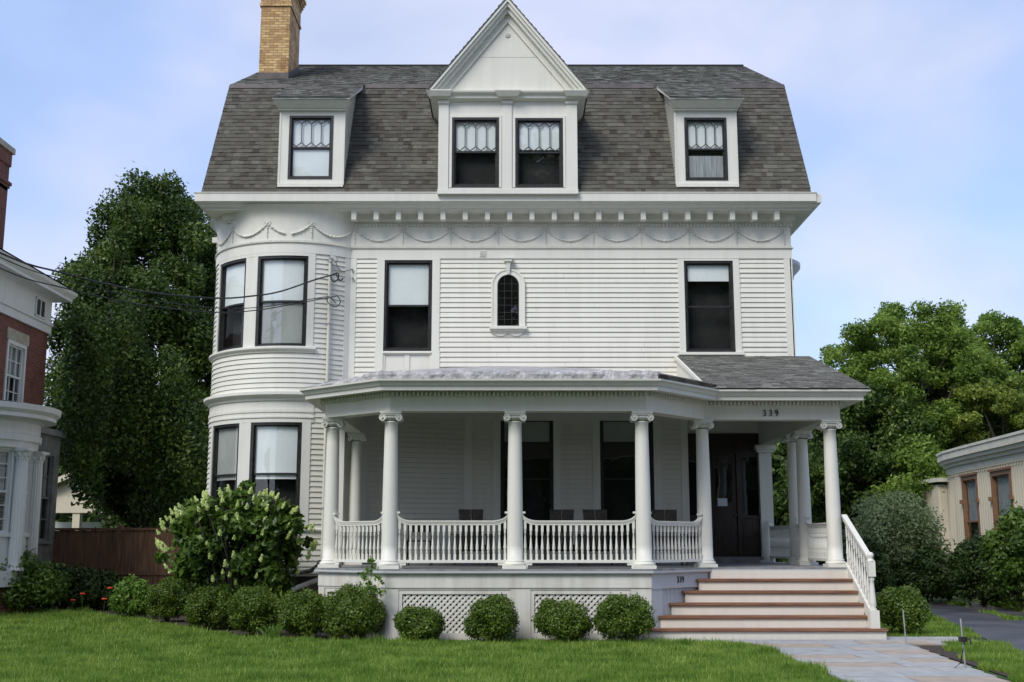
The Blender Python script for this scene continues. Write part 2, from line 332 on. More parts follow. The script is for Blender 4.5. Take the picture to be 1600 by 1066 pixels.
def window(parent, m, u0, u1, z0, z1, casing=.11, sill=True, seg=1, blind=.0, lower_blind=0, lead=None, rail=.5, head=True,
           blind_mat=None, lower_mat=None, proud=.032, cas_lr=None, name='window', deep=.30):
    """cased double-hung sash window in an opening; parts: frame, sash, pane, blind, leading"""
    cl, cr = cas_lr or (casing, casing)
    c = MB()
    if cl: c.mbox(m, u0-cl, u0, z0, z1, -.06, proud)
    if cr: c.mbox(m, u1, u1+cr, z0, z1, -.06, proud)
    if head: c.mbox(m, u0-cl, u1+cr, z1, z1+(casing if head is True else head), -.06, proud+.001, seg)
    if sill:
        c.mbox(m, u0-cl-.03, u1+cr+.03, z0-.055, z0-.001, -.06, proud+.045, seg)
    else: c.mbox(m, u0, u1, z0-.02, z0, -.06, proud-.01, seg)
    w = c.build(name, M['trim'], parent)
    f = MB(); t = .05
    f.mbox(m, u0, u0+t, z0, z1, -.08, .012); f.mbox(m, u1-t, u1, z0, z1, -.08, .012)
    f.mbox(m, u0+t, u1-t, z1-t, z1, -.08, .012, seg); f.mbox(m, u0+t, u1-t, z0, z0+t, -.08, .012, seg)
    f.build('frame', M['black'], w)
    zr = z0+(z1-z0)*rail; a0, a1 = u0+t, u1-t
    for za, zb, oo in ((zr-.015, z1-t, -.035), (z0+t, zr+.025, -.062)):
        sM = MB(); g = .032
        sM.mbox(m, a0, a0+g, za, zb, oo-.02, oo); sM.mbox(m, a1-g, a1, za, zb, oo-.02, oo)
        sM.mbox(m, a0+g, a1-g, zb-g, zb, oo-.02, oo, seg); sM.mbox(m, a0+g, a1-g, za, za+g*1.15, oo-.02, oo, seg)
        so = sM.build('sash', M['black'], w)
    p = MB(); k = max(seg, 1)
    for za, zb, oo in ((zr, z1-t, -.045), (z0+t, zr, -.072)):
        for j in range(k):
            p0, p1 = a0+(a1-a0)*j/k, a0+(a1-a0)*(j+1)/k
            p.face([m(p0, za, oo), m(p1, za, oo), m(p1, zb, oo), m(p0, zb, oo)])
    p.build('pane', M['glass'], w)
    if lead:
        L = MB(); W = a1-a0; H = z1-t-zr; n = lead; dz = H*.13
        def seg2(ua, za, ub, zb, th=.017):
            d = Vector((ub-ua, zb-za)); d.normalize(); q = Vector((-d.y, d.x))*th/2
            L.hexa([m(ua-q.x, za-q.y, -.028), m(ub-q.x, zb-q.y, -.028), m(ub-q.x, zb-q.y, -.044), m(ua-q.x, za-q.y, -.044),
                    m(ua+q.x, za+q.y, -.028), m(ub+q.x, zb+q.y, -.028), m(ub+q.x, zb+q.y, -.044), m(ua+q.x, za+q.y, -.044)])
        zl, zh = zr+.03, z1-t-.03
        for i in range(n+1):
            uc = a0+W*i/n
            if 0 < i < n: seg2(uc, zl+dz, uc, zh-dz)
            for s_ in (-1, 1):
                ue = uc+s_*W/n/2
                if a0-.001 <= ue <= a1+.001: seg2(uc, zl+dz, ue, zl); seg2(uc, zh-dz, ue, zh)
        L.build('leading', M['lead'], w)
    b = MB(); zt = z1-t; H = zt-(z0+t)
    if blind > 0:
        for j in range(k):
            p0, p1 = a0+.015+(a1-a0-.03)*j/k, a0+.015+(a1-a0-.03)*(j+1)/k
            b.mbox(m, p0, p1, zt-H*blind, zt, -.082, -.077)
        b.build('blind', blind_mat or M['blind'], w)
    if lower_blind > 0:
        b = MB()
        for j in range(k):
            p0, p1 = a0+.02+(a1-a0-.04)*j/k, a0+.02+(a1-a0-.04)*(j+1)/k
            b.mbox(m, p0, p1, z0+t, z0+t+H*lower_blind, -.090, -.084)
        b.build('curtain', lower_mat or M['curtain'], w)
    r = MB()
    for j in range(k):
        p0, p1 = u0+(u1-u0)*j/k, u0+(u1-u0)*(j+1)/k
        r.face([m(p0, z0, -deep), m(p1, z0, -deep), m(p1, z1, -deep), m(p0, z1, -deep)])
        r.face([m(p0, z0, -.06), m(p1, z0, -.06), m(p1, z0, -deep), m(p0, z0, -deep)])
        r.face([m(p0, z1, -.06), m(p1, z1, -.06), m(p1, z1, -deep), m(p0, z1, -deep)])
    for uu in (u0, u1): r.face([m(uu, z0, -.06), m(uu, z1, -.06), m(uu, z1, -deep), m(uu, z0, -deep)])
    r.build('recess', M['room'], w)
    return w

def shingle_rows(mb, fn, smax, ulim, exp=.14, wmin=.16, wmax=.36, rnd=None, th=.012):
    """fn(u, s, o) -> point; courses run up s; ulim(s)->(u0,u1)"""
    n = int(smax/exp)+1; rnd = rnd or random.Random(3)
    for i in range(n):
        s0 = i*exp; s1 = min(smax, s0+exp+.012); u0, u1 = ulim((s0+s1)/2); u = u0-rnd.random()*.2; base = rnd.uniform(-.06, .06)
        while u < u1:
            w = rnd.uniform(wmin, wmax); a = max(u, u0); b = min(u+w, u1)
            if b-a > .01:
                o = th*rnd.uniform(.7, 1.5); sj = s0-rnd.choice((0, 0, .006, -.006))
                t = min(1, max(0, rnd.choice((.18, .35, .42, .5, .5, .55, .6, .68, .82))+base+rnd.uniform(-.07, .07)))
                mb.face([fn(a, sj, o), fn(b, sj, o), fn(b, s1, .002), fn(a, s1, .002)], t)
                mb.face([fn(a, sj, 0), fn(b, sj, 0), fn(b, sj, o), fn(a, sj, o)], t*.6)
            u += w

# ------------------------------------------------------------------ foliage
def leaf_mesh(name, mat, C, Rr, n, size, seed=0, shell=.6, parent=None, up=.0, flatn=.5, elong=1.6, droop=0):
    """leaf-sized folded faces around ellipsoidal clumps. C: centres (k,3), Rr: radii (k,3)"""
    rng = np.random.default_rng(seed); C = np.asarray(C, float); Rr = np.asarray(Rr, float)
    wgt = (Rr.prod(axis=1))**(2/3); wgt /= wgt.sum()
    ci = rng.choice(len(C), n, p=wgt)
    d = rng.normal(size=(n, 3)); d /= np.linalg.norm(d, axis=1)[:, None]
    rad = shell+(1-shell)*rng.random(n)**.7; rad *= 1+.10*rng.normal(size=n)+.25*(rng.random(n) > .97)
    P = C[ci]+d*Rr[ci]*rad[:, None]
    nrm = d*flatn+rng.normal(size=(n, 3))*.6+np.array([0, 0, up]); nrm /= np.linalg.norm(nrm, axis=1)[:, None]
    a = np.cross(nrm, rng.normal(size=(n, 3))); a /= np.linalg.norm(a, axis=1)[:, None]
    a[:, 2] -= droop; a /= np.linalg.norm(a, axis=1)[:, None]
    b = np.cross(nrm, a); s = size*(.6+.8*rng.random(n))[:, None]
    V = np.stack([P-a*s*elong/2, P+b*s*.42, P+a*s*elong/2, P-b*s*.42], axis=1).reshape(-1, 3)
    me = bpy.data.meshes.new(name); me.vertices.add(4*n); me.vertices.foreach_set('co', V.astype(np.float32).ravel())
    me.loops.add(4*n); me.loops.foreach_set('vertex_index', np.arange(4*n, dtype=np.int32))
    me.polygons.add(n); me.polygons.foreach_set('loop_start', np.arange(0, 4*n, 4, dtype=np.int32))
    me.update(calc_edges=True); me.materials.append(mat)
    o = bpy.data.objects.new(name, me); COL.objects.link(o)
    if parent: o.parent = parent
    return o

def limb(mb, p0, p1, r0, r1, rnd, bend=.12, n=6):
    p0 = Vector(p0); p1 = Vector(p1); L = (p1-p0).length
    o1 = Vector((rnd.uniform(-1, 1), rnd.uniform(-1, 1), rnd.uniform(-.3, .3)))*L*bend
    pts = []
    for i in range(n+1):
        t = i/n; pts.append(p0.lerp(p1, t)+o1*math.sin(math.pi*t)+Vector((0, 0, L*.06*math.sin(math.pi*t))))
    mb.tube(pts, [r0+(r1-r0)*i/n for i in range(n+1)], 7, False)
    return pts

def make_tree(name, x, y, crown_c, crown_r, nclump, clump_r, nleaf, leaf, mat, label, seed, trunk_r=.3, cat='tree', group=None,
              inner=.35, shell=.35, fork=.25, squash=.8, limbs=14, up=.3, power=1.0, extra=()):
    rnd = random.Random(seed)
    t = thing(name, (x, y, 0), label, cat, group)
    C = []; RR = []; cc = Vector(crown_c); cr = Vector(crown_r)
    tries = 0
    while len(C) < nclump and tries < 5000:
        tries += 1
        d = Vector((rnd.gauss(0, 1), rnd.gauss(0, 1), rnd.gauss(0, 1))); d.normalize()
        rad = inner+(1-inner)*rnd.random()**.5
        # slimmer towards the top
        p = Vector((d.x*cr.x, d.y*cr.y, d.z*cr.z))*rad
        if power != 1 and p.z > 0:
            k = (1-(p.z/cr.z))**(power-1) if p.z < cr.z else .1; p.x *= k; p.y *= k
        r = clump_r*rnd.uniform(.6, 1.35)
        C.append(cc+p); RR.append((r, r, r*squash))
    for e in extra: C.append(Vector(e[:3])); RR.append((e[3], e[3], e[3]*squash))
    off = Vector((x, y, 0))
    mb = MB(); zf = cc.z-cr.z+cr.z*2*fork
    trunk_top = Vector((0, 0, max(zf, .8)))
    mb.tube([(0, 0, -.2), (.03, 0, trunk_top.z*.4), (-.04, .03, trunk_top.z*.75), tuple(trunk_top)], [trunk_r*1.35, trunk_r, trunk_r*.9, trunk_r*.75], 10)
    idx = sorted(range(len(C)), key=lambda i: -RR[i][0])[:limbs]
    for i in idx:
        tgt = C[i]-off; st = Vector((0, 0, rnd.uniform(.55, 1)*trunk_top.z))
        limb(mb, st, tgt, trunk_r*rnd.uniform(.3, .5), trunk_r*.06, rnd)
    for i in range(limbs):
        a = C[rnd.choice(idx)]-off; b = C[rnd.randrange(len(C))]-off
        limb(mb, a.lerp(trunk_top, .5), b, trunk_r*.14, trunk_r*.03, rnd)
    mb.build('trunk', M['bark'], t, smooth_all=True).matrix_parent_inverse.identity()
    Cn = [tuple(c-off) for c in C]
    leaf_mesh('crown', mat, Cn, RR, nleaf, leaf, seed, shell, t, up)
    return t

def make_bush(name, x, y, rx, rz, mat, label, cat, seed, n=9000, leaf=.026, group=None, bumps=26, bump_r=.33, core=True, zc=None, tw=.75, elong=1.6, shell=.7, lift=.0):
    rnd = random.Random(seed); t = thing(name, (x, y, 0), label, cat, group)
    C = [(0, 0, rz)]; RR = [(rx*tw, rx*tw, rz*.9)]
    for i in range(bumps):
        a = rnd.uniform(0, 2*math.pi); e = math.asin(rnd.uniform(-.75, 1)); k = .72
        C.append((rx*k*math.cos(a)*math.cos(e), rx*k*math.sin(a)*math.cos(e), rz+rz*k*math.sin(e)+lift)); q = rx*bump_r*rnd.uniform(.75, 1.2); RR.append((q, q, q))
    leaf_mesh('foliage', mat, C, RR, n, leaf, seed, shell, t, .2, 1.0, elong)
    mb = MB()
    for i in range(7):
        a = rnd.uniform(0, 6.28); mb.tube([(0, 0, -.05), (rx*.3*math.cos(a), rx*.3*math.sin(a), rz*.6), (rx*.6*math.cos(a), rx*.6*math.sin(a), rz*1.3)], [.02, .014, .004], 5, False)
    mb.build('stem', M['bark'], t).matrix_parent_inverse.identity()
    return t

# ================================================================== THE HOUSE
YW = 23.3; YF = 24.6; YD = 26.0; FL = 1.12
XL, XR = -5.92, 5.79
house = thing('clapboard_house', (0, 26, 0), 'large white clapboard house with grey shingle gambrel roof, round bay and columned porch', 'house')
TW = arc(-4.6, 24.6, 1.8); TR = 1.8
def tu(px, z, lo=-84, hi=60):
    best = None
    for k in range(int(lo*10), int(hi*10)):
        a = R(k/10); x, y, _ = TW(a*TR, z, 0)
        p = 800+F*x/(y*CP+(z-EYE)*SP)
        if best is None or abs(p-px) < best[0]: best = (abs(p-px), a*TR)
    return best[1]
FW = flat(YW); FF = flat(YF)
AW = line((-3.10, 23.62), (-1.0, 24.6))
RW = line((XR, YW), (XR, 34)); LW = line((-6.3, 34), (-6.3, 24.8))
RW1 = line((XR-.05, YD), (XR-.05, 34))

def plate(mb, m, u0, u1, z0, z1, holes, o, seg=1):
    us = sorted({u0, u1} | {h[0] for h in holes} | {h[1] for h in holes}); zs = sorted({z0, z1} | {h[2] for h in holes} | {h[3] for h in holes})
    for a, b in zip(us, us[1:]):
        for c, d in zip(zs, zs[1:]):
            if any(h[0] <= (a+b)/2 <= h[1] and h[2] <= (c+d)/2 <= h[3] for h in holes): continue
            for k in range(seg):
                p, q = a+(b-a)*k/seg, a+(b-a)*(k+1)/seg
                mb.face([m(p, c, o), m(q, c, o), m(q, d, o), m(p, d, o)])

# --- second floor front wall
w1 = (AX(600, 480, YW), AX(675, 480, YW), AZ(549, YW), AZ(407, YW))
w2 = (AX(1070, 480, YW), AX(1147, 480, YW), AZ(551, YW), AZ(408, YW))
XJ = -3.36
mb = MB()
claps(mb, FW, XJ, XR, 4.36, 7.37, [w1, w2, (w1[0], w1[1], 4.8, w1[2])])
claps(mb, RW, 0, 10.7, 4.3, 7.6); claps(mb, LW, 0, 9.2, .9, 7.6)
claps(mb, RW1, 0, 8, .9, 4.3)
# tower
ua0, ub0 = tu(402, 6.4), tu(480, 6.4)
uc0, uc1 = tu(344, 6.4), tu(384, 6.4)
t2 = [(uc0, uc1, 5.42, 7.30), (ub0 and ua0, ub0, 5.42, 7.30)]
ua1, ub1 = tu(391, 3), tu(470, 3); uc2, uc3 = tu(332, 3), tu(373, 3)
t1 = [(uc2, uc3, 1.86, 3.90), (ua1, ub1, 1.86, 3.90)]
TU0, TU1 = R(-88)*TR, R(43.6)*TR
TU1b = R(56.4)*TR
ST = .1
claps(mb, TW, TU0, TU1, 4.30, 5.30, ustep=ST); claps(mb, TW, tu(488, 5.3), TU1, 5.30, 5.42, ustep=ST); claps(mb, TW, TU0, TU1, 5.42, 7.37, t2, ustep=ST)
claps(mb, TW, TU0, TU1b, .98, 1.74, ustep=ST); claps(mb, TW, TU0, TU1b, 1.80, 4.33, t1, ustep=ST)
# first floor
mb.build('wall', M['white'], house)
mb = MB()
Wa = (AX(782, 750, YF), AX(865, 750, YF), 1.40, AZ(653, YF)); Wb = (AX(938, 750, YF), AX(1022, 750, YF), 1.40, AZ(653, YF))
claps(mb, AW, 0, AW.L, 1.1, 4.34); claps(mb, FF, -1.0, 3.74, 1.1, 4.34, [Wa, Wb])
mb.build('porch_wall', M['white'], house)
# inner solid so nothing shows through openings
mb = MB(); mb.box(-5.6, 5.5, 26.3, 33.8, 0, 8.4); mb.box(-5.3, 5.5, 24.0, 26.2, 4.45, 8.4); mb.build('inner_wall', M['room'], house)
# corner boards and headers
mb = MB()
mb.mbox(FW, XJ-.02, AX(556, 480, YW), 4.36, 7.36, -.02, .028); mb.mbox(FW, XR-.15, XR+.002, 4.36, 7.36, -.02, .028)
mb.mbox(RW, -.028, .14, 4.36, 7.36, -.02, .028)
mb.mbox(FW, XJ-.02, XR+.03, 7.36, 7.56, -.02, .031)
mb.mbox(RW, -.03, 10.7, 7.37, 7.56, -.02, .030); mb.mbox(LW, 0, 9.2, 7.37, 7.56, -.02, .03)
mb.mbox(TW, TU1-.14, TU1+.01, 4.51, 7.36, -.02, .03)
mb.mbox(TW, TU0, TU1, 7.36, 7.56, -.02, .035, 40)
mb.mbox(FF, -1.02, -.84, 1.1, 4.33, -.02, .03); mb.mbox(FF, 3.60, 3.75, 1.1, 4.33, -.02, .03)
mb.mbox(AW, -.02, .12, 1.1, 4.33, -.02, .03); mb.mbox(FF, -.83, 3.6, 4.12, 4.32, -.02, .03); mb.mbox(AW, .1, AW.L-.05, 4.15, 4.32, -.02, .028)
mb.mbox(FF, -.84, 3.60, 1.1, 1.32, -.02, .027)
mb.build('corner_board', M['trim'], house)
# frieze
mb = MB()
mb.mbox(FW, XJ, XR+.02, 7.56, 8.13, -.02, .022); mb.mbox(RW, -.02, 10.7, 7.56, 8.2, -.02, .02); mb.mbox(LW, 0, 9.2, 7.56, 8.3, -.02, .02)
rows = []
for i in range(61):
    u = TU0+(TU1-TU0)*i/60; rows.append([TW(u, 7.6, .012), TW(u, 7.9, .014), TW(u, 8.1, .03), TW(u, 8.2, .06), TW(u, 8.28, .12), TW(u, 8.34, .20)])
mb.grid(rows, True)
mb.build('frieze', M['white'], house)
# bead mould under frieze
mb = MB()
mainpath = [(XL, 34), (XL, YW), (XR, YW), (XR, 34)]
pr = [(-.02, 7.56), (.045, 7.56), (.065, 7.58), (.03, 7.60), (.04, 7.625), (-.02, 7.63)]
mb.sweep([(XJ, YW), (XR, YW), (XR, 34)], pr)
tp = [TW(TU0+(TU1-TU0)*i/40, 0)[:2] for i in range(41)]
mb.sweep(tp, pr, False)
u = XJ
while u < XR: mb.mbox(FW, u, u+.018, 7.585, 7.612, .03, .058); u += .036
u = TU0
while u < TU1: mb.mbox(TW, u, u+.018, 7.585, 7.612, .03, .058); u += .036
mb.build('bead_moulding', M['trim'], house)
# tower belts
def tbelt(z0, z1, out, u1, u0=TU0):
    b = MB(); pth = [TW(u0+(u1-u0)*i/44, 0)[:2] for i in range(45)]; h = z1-z0
    b.sweep(pth, [(-.02, z0), (out*.35, z0), (out*.45, z0+h*.25), (out*.8, z0+h*.45), (out, z0+h*.62), (out, z0+h*.92), (out*.7, z1), (-.02, z1+.03)])
    return b.build('belt_course', M['trim'], house)
tbelt(5.30, 5.42, .09, tu(492, 5.3)); tbelt(4.33, 4.51, .16, tu(493, 4.5)); tbelt(1.74, 1.81, .06, TU1b); tbelt(.90, .99, .06, TU1b)
mb = MB(); e_ = tu(490, 4.2)
mb.mbox(TW, TU0, e_, 3.90, 4.33, -.02, .03, 40); mb.mbox(TW, TU0, e_, 4.10, 4.16, .03, .045, 40); mb.mbox(TW, TU0, e_, 3.99, 4.02, .03, .05, 40)
mb.build('bay_frieze', M['trim'], house)
# tower windows
def twin(h, cl, cr, bl, lb, lm=None, bm=None):
    return window(house, TW, h[0], h[1], h[2], h[3], casing=.12, sill=False, seg=8, blind=bl, lower_blind=lb, cas_lr=(cl, cr), head=.07, blind_mat=bm, lower_mat=lm, rail=.5)
midg = (t2[1][0]-t2[0][1])
twin(t2[0], .10, midg-.003, .5, .0, M['curtain']); twin(t2[1], 0, .14, .5, .49, M['blindgrey'])
midg = (t1[1][0]-t1[0][1])
twin(t1[0], .10, midg-.003, .55, 0, None, M['blindgrey']); twin(t1[1], 0, .17, .55, 0)
# main windows
wn = window(house, FW, *w1, casing=.16, sill=False, blind=.5, head=.04, rail=.5)
mb = MB()
for a, b in ((w1[0]+.04, (w1[0]+w1[1])/2-.05), ((w1[0]+w1[1])/2+.05, w1[1]-.04)):
    plate(mb, FW, a, b, 4.95, w1[2]-.08, [], -.005)
plate(mb, FW, w1[0], w1[1], 4.36, w1[2]-.02, [(w1[0]+.04, (w1[0]+w1[1])/2-.05, 4.95, w1[2]-.08), ((w1[0]+w1[1])/2+.05, w1[1]-.04, 4.95, w1[2]-.08)], .012)
mb.mbox(FW, w1[0]-.17, w1[0]-.001, 4.36, w1[2], -.02, .032); mb.mbox(FW, w1[1]+.001, w1[1]+.17, 4.36, w1[2], -.02, .032)
mb.mbox(FW, w1[0], w1[1], w1[2]-.045, w1[2]-.02, 0, .05)
mb.build('apron_panel', M['trim'], wn)
window(house, FW, *w2, casing=.13, sill=True, blind=.2, head=.04, rail=.5)
window(house, FF, *Wa, casing=.16, sill=False, blind=.17, blind_mat=M['blindgrey'], head=.15, rail=.53)
window(house, FF, *Wb, casing=.16, sill=False, blind=.17, blind_mat=M['blindgrey'], head=.15, rail=.53)
# arched window
ax0, ax1 = AX(777, 480, YW), AX(811, 480, YW); azb = AZ(511, YW); azt = AZ(430, YW); ar = (ax1-ax0)/2; axc = (ax0+ax1)/2; asp = azt-ar
def archpts(r, zb, n=16): return [(axc-r, zb)]+[(axc-r*math.cos(math.pi*i/n), asp+r*math.sin(math.pi*i/n)) for i in range(n+1)]+[(axc+r, zb)]
def ring(mb, pa, pb, o0, o1):
    for i in range(len(pa)-1):
        (a, b), (c, d) = pa[i], pa[i+1]; (e, f), (g, h) = pb[i], pb[i+1]
        mb.hexa([FW(a, b, o1), FW(c, d, o1), FW(c, d, o0), FW(a, b, o0), FW(e, f, o1), FW(g, h, o1), FW(g, h, o0), FW(e, f, o0)])
mb = MB(); pin = archpts(ar, azb); po = archpts(ar+.115, azb)
ring(mb, pin, po, -.01, .05); ring(mb, archpts(ar+.09, azb), archpts(ar+.125, azb), .048, .065)
aw = mb.build('arched_window', M['trim'], house)
mb = MB(); ring(mb, archpts(ar-.022, azb+.01), archpts(ar+.002, azb), -.01, .036); mb.build('frame', M['black'], aw)
mb = MB(); mb.face([FW(a, b, .026) for a, b in archpts(ar-.01, azb)][::-1]); mb.build('recess', M['room'], aw)
mb = MB(); mb.face([FW(a, b, .031) for a, b in archpts(ar-.02, azb)][::-1]); mb.build('pane', M['glassdark'], aw)
mb = MB()
for i in (1, 2): mb.mbox(FW, ax0+2*ar*i/3-.004, ax0+2*ar*i/3+.004, azb, azt-.05, .030, .035)
for i in range(1, 7): mb.mbox(FW, ax0+.01, ax1-.01, azb+i*.15-.004, azb+i*.15+.004, .030, .0345)
mb.build('leading', M['lead'], aw)
mb = MB(); zk = AZ(407, YW)
mb.hexa([FW(axc-.025, azt+.0, .09), FW(axc+.025, azt, .09), FW(axc+.025, azt, 0), FW(axc-.025, azt, 0), FW(axc-.05, zk-.05, .13), FW(axc+.05, zk-.05, .13), FW(axc+.05, zk-.05, 0), FW(axc-.05, zk-.05, 0)])
mb.mbox(FW, axc-.08, axc+.08, zk-.05, zk, 0, .16); mb.mbox(FW, axc-.1, axc+.1, zk, zk+.03, 0, .18); mb.build('keystone', M['trim'], aw)
mb = MB(); s0, s1 = axc-.38, axc+.38
mb.mbox(FW, s0, s1, azb-.06, azb, 0, .13); mb.mbox(FW, s0+.03, s1-.03, azb-.1, azb-.06, 0, .09)
for i in range(20):      # scrolled apron
    f = lambda t: azb-.13-.07*abs(math.sin(math.pi*t*1.0*2))**.8*(1 if abs(t-.5) > .02 else .6)
    a, b = i/20, (i+1)/20; ua, ub = s0+.06+(s1-s0-.12)*a, s0+.06+(s1-s0-.12)*b
    mb.hexa([FW(ua, f(a), .04), FW(ub, f(b), .04), FW(ub, f(b), 0), FW(ua, f(a), 0), FW(ua, azb-.1, .04), FW(ub, azb-.1, .04), FW(ub, azb-.1, 0), FW(ua, azb-.1, 0)])
mb.build('sill', M['trim'], aw)
# small vent on header board
mb = MB(); vx, vz0, vz1 = AX(749, 397, YW), AZ(402, YW), AZ(392, YW)
mb.mbox(FW, vx, vx+.14, vz0, vz1, .02, .045)
for i in range(4): mb.mbox(FW, vx+.015, vx+.125, vz0+.02+i*.028, vz0+.032+i*.028, .045, .056)
mb.build('vent', M['trim'], house)
# garlands
def garland(m, u0, u1, full=True, drop0=True, zt=7.97, gap=False):
    mb = MB(); n = 26; rnd = random.Random(int(u0*77))
    for i in range(n+1):
        if gap and 11 <= i <= 14: continue
        t = i/n; u = u0+(u1-u0)*t; z = zt-.235*(1-(2*t-1)**2)
        r = .015+.010*(1-(2*t-1)**2)*rnd.uniform(.3, 1.2)+.006*(i % 2)
        mb.ball(m(u, z, .03), r, 6, 4)
    if drop0:
        for k in range(7): mb.ball(m(u0, zt-.05-k*.042, .03), .017-.001*k+.004*(k % 2), 6, 4)
        for s_ in (-1, 1):
            for k in range(5):
                a = k/4*math.pi*1.6; mb.ball(m(u0+s_*(.045+.03*math.cos(a)), zt+.015+.025*math.sin(a), .03), .011, 5, 3)
        mb.ball(m(u0, zt, .035), .022, 6, 4)
    for i in range(34):
        t = rnd.uniform(.05, .95)
        if gap and .42 < t < .56: continue
        u = u0+(u1-u0)*t+rnd.uniform(-.015, .015); z = zt-.235*(1-(2*t-1)**2)+rnd.uniform(-.03, .03); mb.ball(m(u, z, .024), rnd.uniform(.008, .016), 5, 3, (1.3, .8, .7))
    return mb.build('garland', M['trim'], house)
gx0 = AX(555.5, 370, YW); gd = AX(629.9, 370, YW)-gx0
for i in range(9): garland(FW, gx0+i*gd, gx0+(i+1)*gd)
mb = MB(); ue = gx0+9*gd
for k in range(7): mb.ball(FW(ue, 7.92-k*.042, .03), .018, 6, 4)
mb.ball(FW(ue, 7.97, .035), .024, 6, 4)
for s_ in (-1, 1): mb.ball(FW(ue+s_*.05, 7.99, .03), .024, 6, 4, (1, .5, .7))
mb.build('ribbon_drop', M['trim'], house)
gu = [tu(552, 7.8), tu(487, 7.8), tu(418.5, 7.8), tu(365, 7.8)]; gu.append(gu[3]-(gu[2]-gu[3]))
for i in range(4): garland(TW, gu[i+1], gu[i], gap=(i == 1), zt=7.99)

# --- main cornice
mb = MB()
mb.sweep(mainpath, [(-.1, 8.60), (.55, 8.60), (.555, 8.57), (.55, 8.41), (.50, 8.40), (.47, 8.35), (.43, 8.33), (.40, 8.325), (.40, 8.295), (.12, 8.29), (.11, 8.17), (.06, 8.15), (.05, 8.12), (-.1, 8.12)])
mb.build('cornice', M['trim'], house)
mb = MB(); mb.sweep([(XL-.55, 34.3), (XL-.55, YW-.55), (XR+.41, YW-.55), (XR+.41, 34.3)], [(-.02, 8.43), (.03, 8.43), (.035, 8.60), (.05, 8.605), (.05, 8.62), (-.02, 8.62)]); mb.build('gutter', M['trim'], house)
mb = MB()
mb.mbox(FW, XJ, XR, 8.035, 8.115, .0, .028)
u = XJ+.02
while u < XR+.03: mb.mbox(FW, u, u+.036, 8.045, 8.105, .028, .07); u += .072
u = -.02
while u < 10: mb.mbox(RW, u, u+.036, 8.045, 8.105, .02, .07); u += .072
mb.build('dentil_band', M['trim'], house)
mx0 = AX(553.5, 338, 23.0); mstep = (AX(1213, 338, 23.0)-mx0)/19
for i in range(20):
    mb = MB(); x = mx0+i*mstep; m_ = FW
    pts = [(.09, 8.125), (.15, 8.115), (.23, 8.15), (.31, 8.085), (.355, 8.10), (.36, 8.27), (.09, 8.289)]
    L_ = [FW(x-.05, z, o+.02) for o, z in pts]; R_ = [FW(x+.05, z, o+.02) for o, z in pts]
    mb.face(L_); mb.face(R_[::-1])
    for j in range(len(pts)): k = (j+1) % len(pts); mb.face([L_[j], L_[k], R_[k], R_[j]][::-1])
    mb.box(x-.058, x+.058, YW-.392, YW-.12, 8.262, 8.289)
    mb.build('modillion', M['trim'], house)
for z in range(3):
    mb = MB(); y = 24.9+z*.6; mb.box(XL-.75, XL-.35, y-.05, y+.05, 8.12, 8.24); mb.build('modillion', M['trim'], house)

# --- gambrel roof
PRF = [(22.76, 8.62), (24.62, 11.72), (28.8, 13.98), (32.98, 11.72), (34.84, 8.62)]
RX0, RX1 = -6.36, 6.13
mb = MB()
for (y0, z0), (y1, z1) in zip(PRF, PRF[1:]):
    d = Vector((y1-y0, z1-z0)).normalized(); q = Vector((d.y, -d.x))*.09
    mb.hexa([(RX0, y0+q.x, z0+q.y), (RX1, y0+q.x, z0+q.y), (RX1, y1+q.x, z1+q.y), (RX0, y1+q.x, z1+q.y), (RX0, y0, z0), (RX1, y0, z0), (RX1, y1, z1), (RX0, y1, z1)])
roof = mb.build('roof', M['deck'], house)
mb = MB()
for X in (-5.98, 5.80):
    mb.face([(X, y, z-.06) for y, z in PRF])
mb.build('gable_wall', M['white'], house)
def slope_fn(p, q, nudge=0):
    a = Vector((p[0], p[1])); d = Vector((q[0]-p[0], q[1]-p[1])); L = d.length; d.normalize(); nn = Vector((-d.y, d.x))
    return (lambda u, s, o: (u, a.x+d.x*s+nn.x*o, a.y+d.y*s+nn.y*o)), L
mb = MB(); fn, L = slope_fn(PRF[0], PRF[1]); shingle_rows(mb, fn, L, lambda s: (RX0-.02, RX1+.02), exp=.126, wmin=.09, wmax=.20, rnd=random.Random(5))
mb.build('shingles', M['shingle'], roof, tone=True)
mb = MB(); fn, L2 = slope_fn(PRF[1], PRF[2]); shingle_rows(mb, fn, L2, lambda s: (RX0-.02, RX1+.02), exp=.142, wmin=.09, wmax=.24, rnd=random.Random(6))
fn2, _ = slope_fn(PRF[2], PRF[3]); fn3, L3 = slope_fn(PRF[3], PRF[4])
shingle_rows(mb, fn2, L2, lambda s: (RX0, RX1), exp=.3, wmin=.5, wmax=.9); shingle_rows(mb, fn3, L3, lambda s: (RX0, RX1), exp=.3, wmin=.5, wmax=.9)
mb.build('upper_shingles', M['shingle2'], roof, tone=True)
mb = MB()   # break flashing
fA, LA = slope_fn(PRF[0], PRF[1])
for a, b in ((RX0, -4.95), (-3.3, -1.6), (1.45, 3.2), (4.85, RX1)):
    mb.face([fA(a, LA-.13, .022), fA(b, LA-.13, .022), fA(b, LA+.01, .03), fA(a, LA+.01, .03)])
mb.build('flashing', M['copper'], roof)
mb = MB(); mb.tube([(RX0, 28.8, 14.0), (RX1, 28.8, 14.0)], .035, 6); mb.build('ridge_cap', M['deck'], roof)

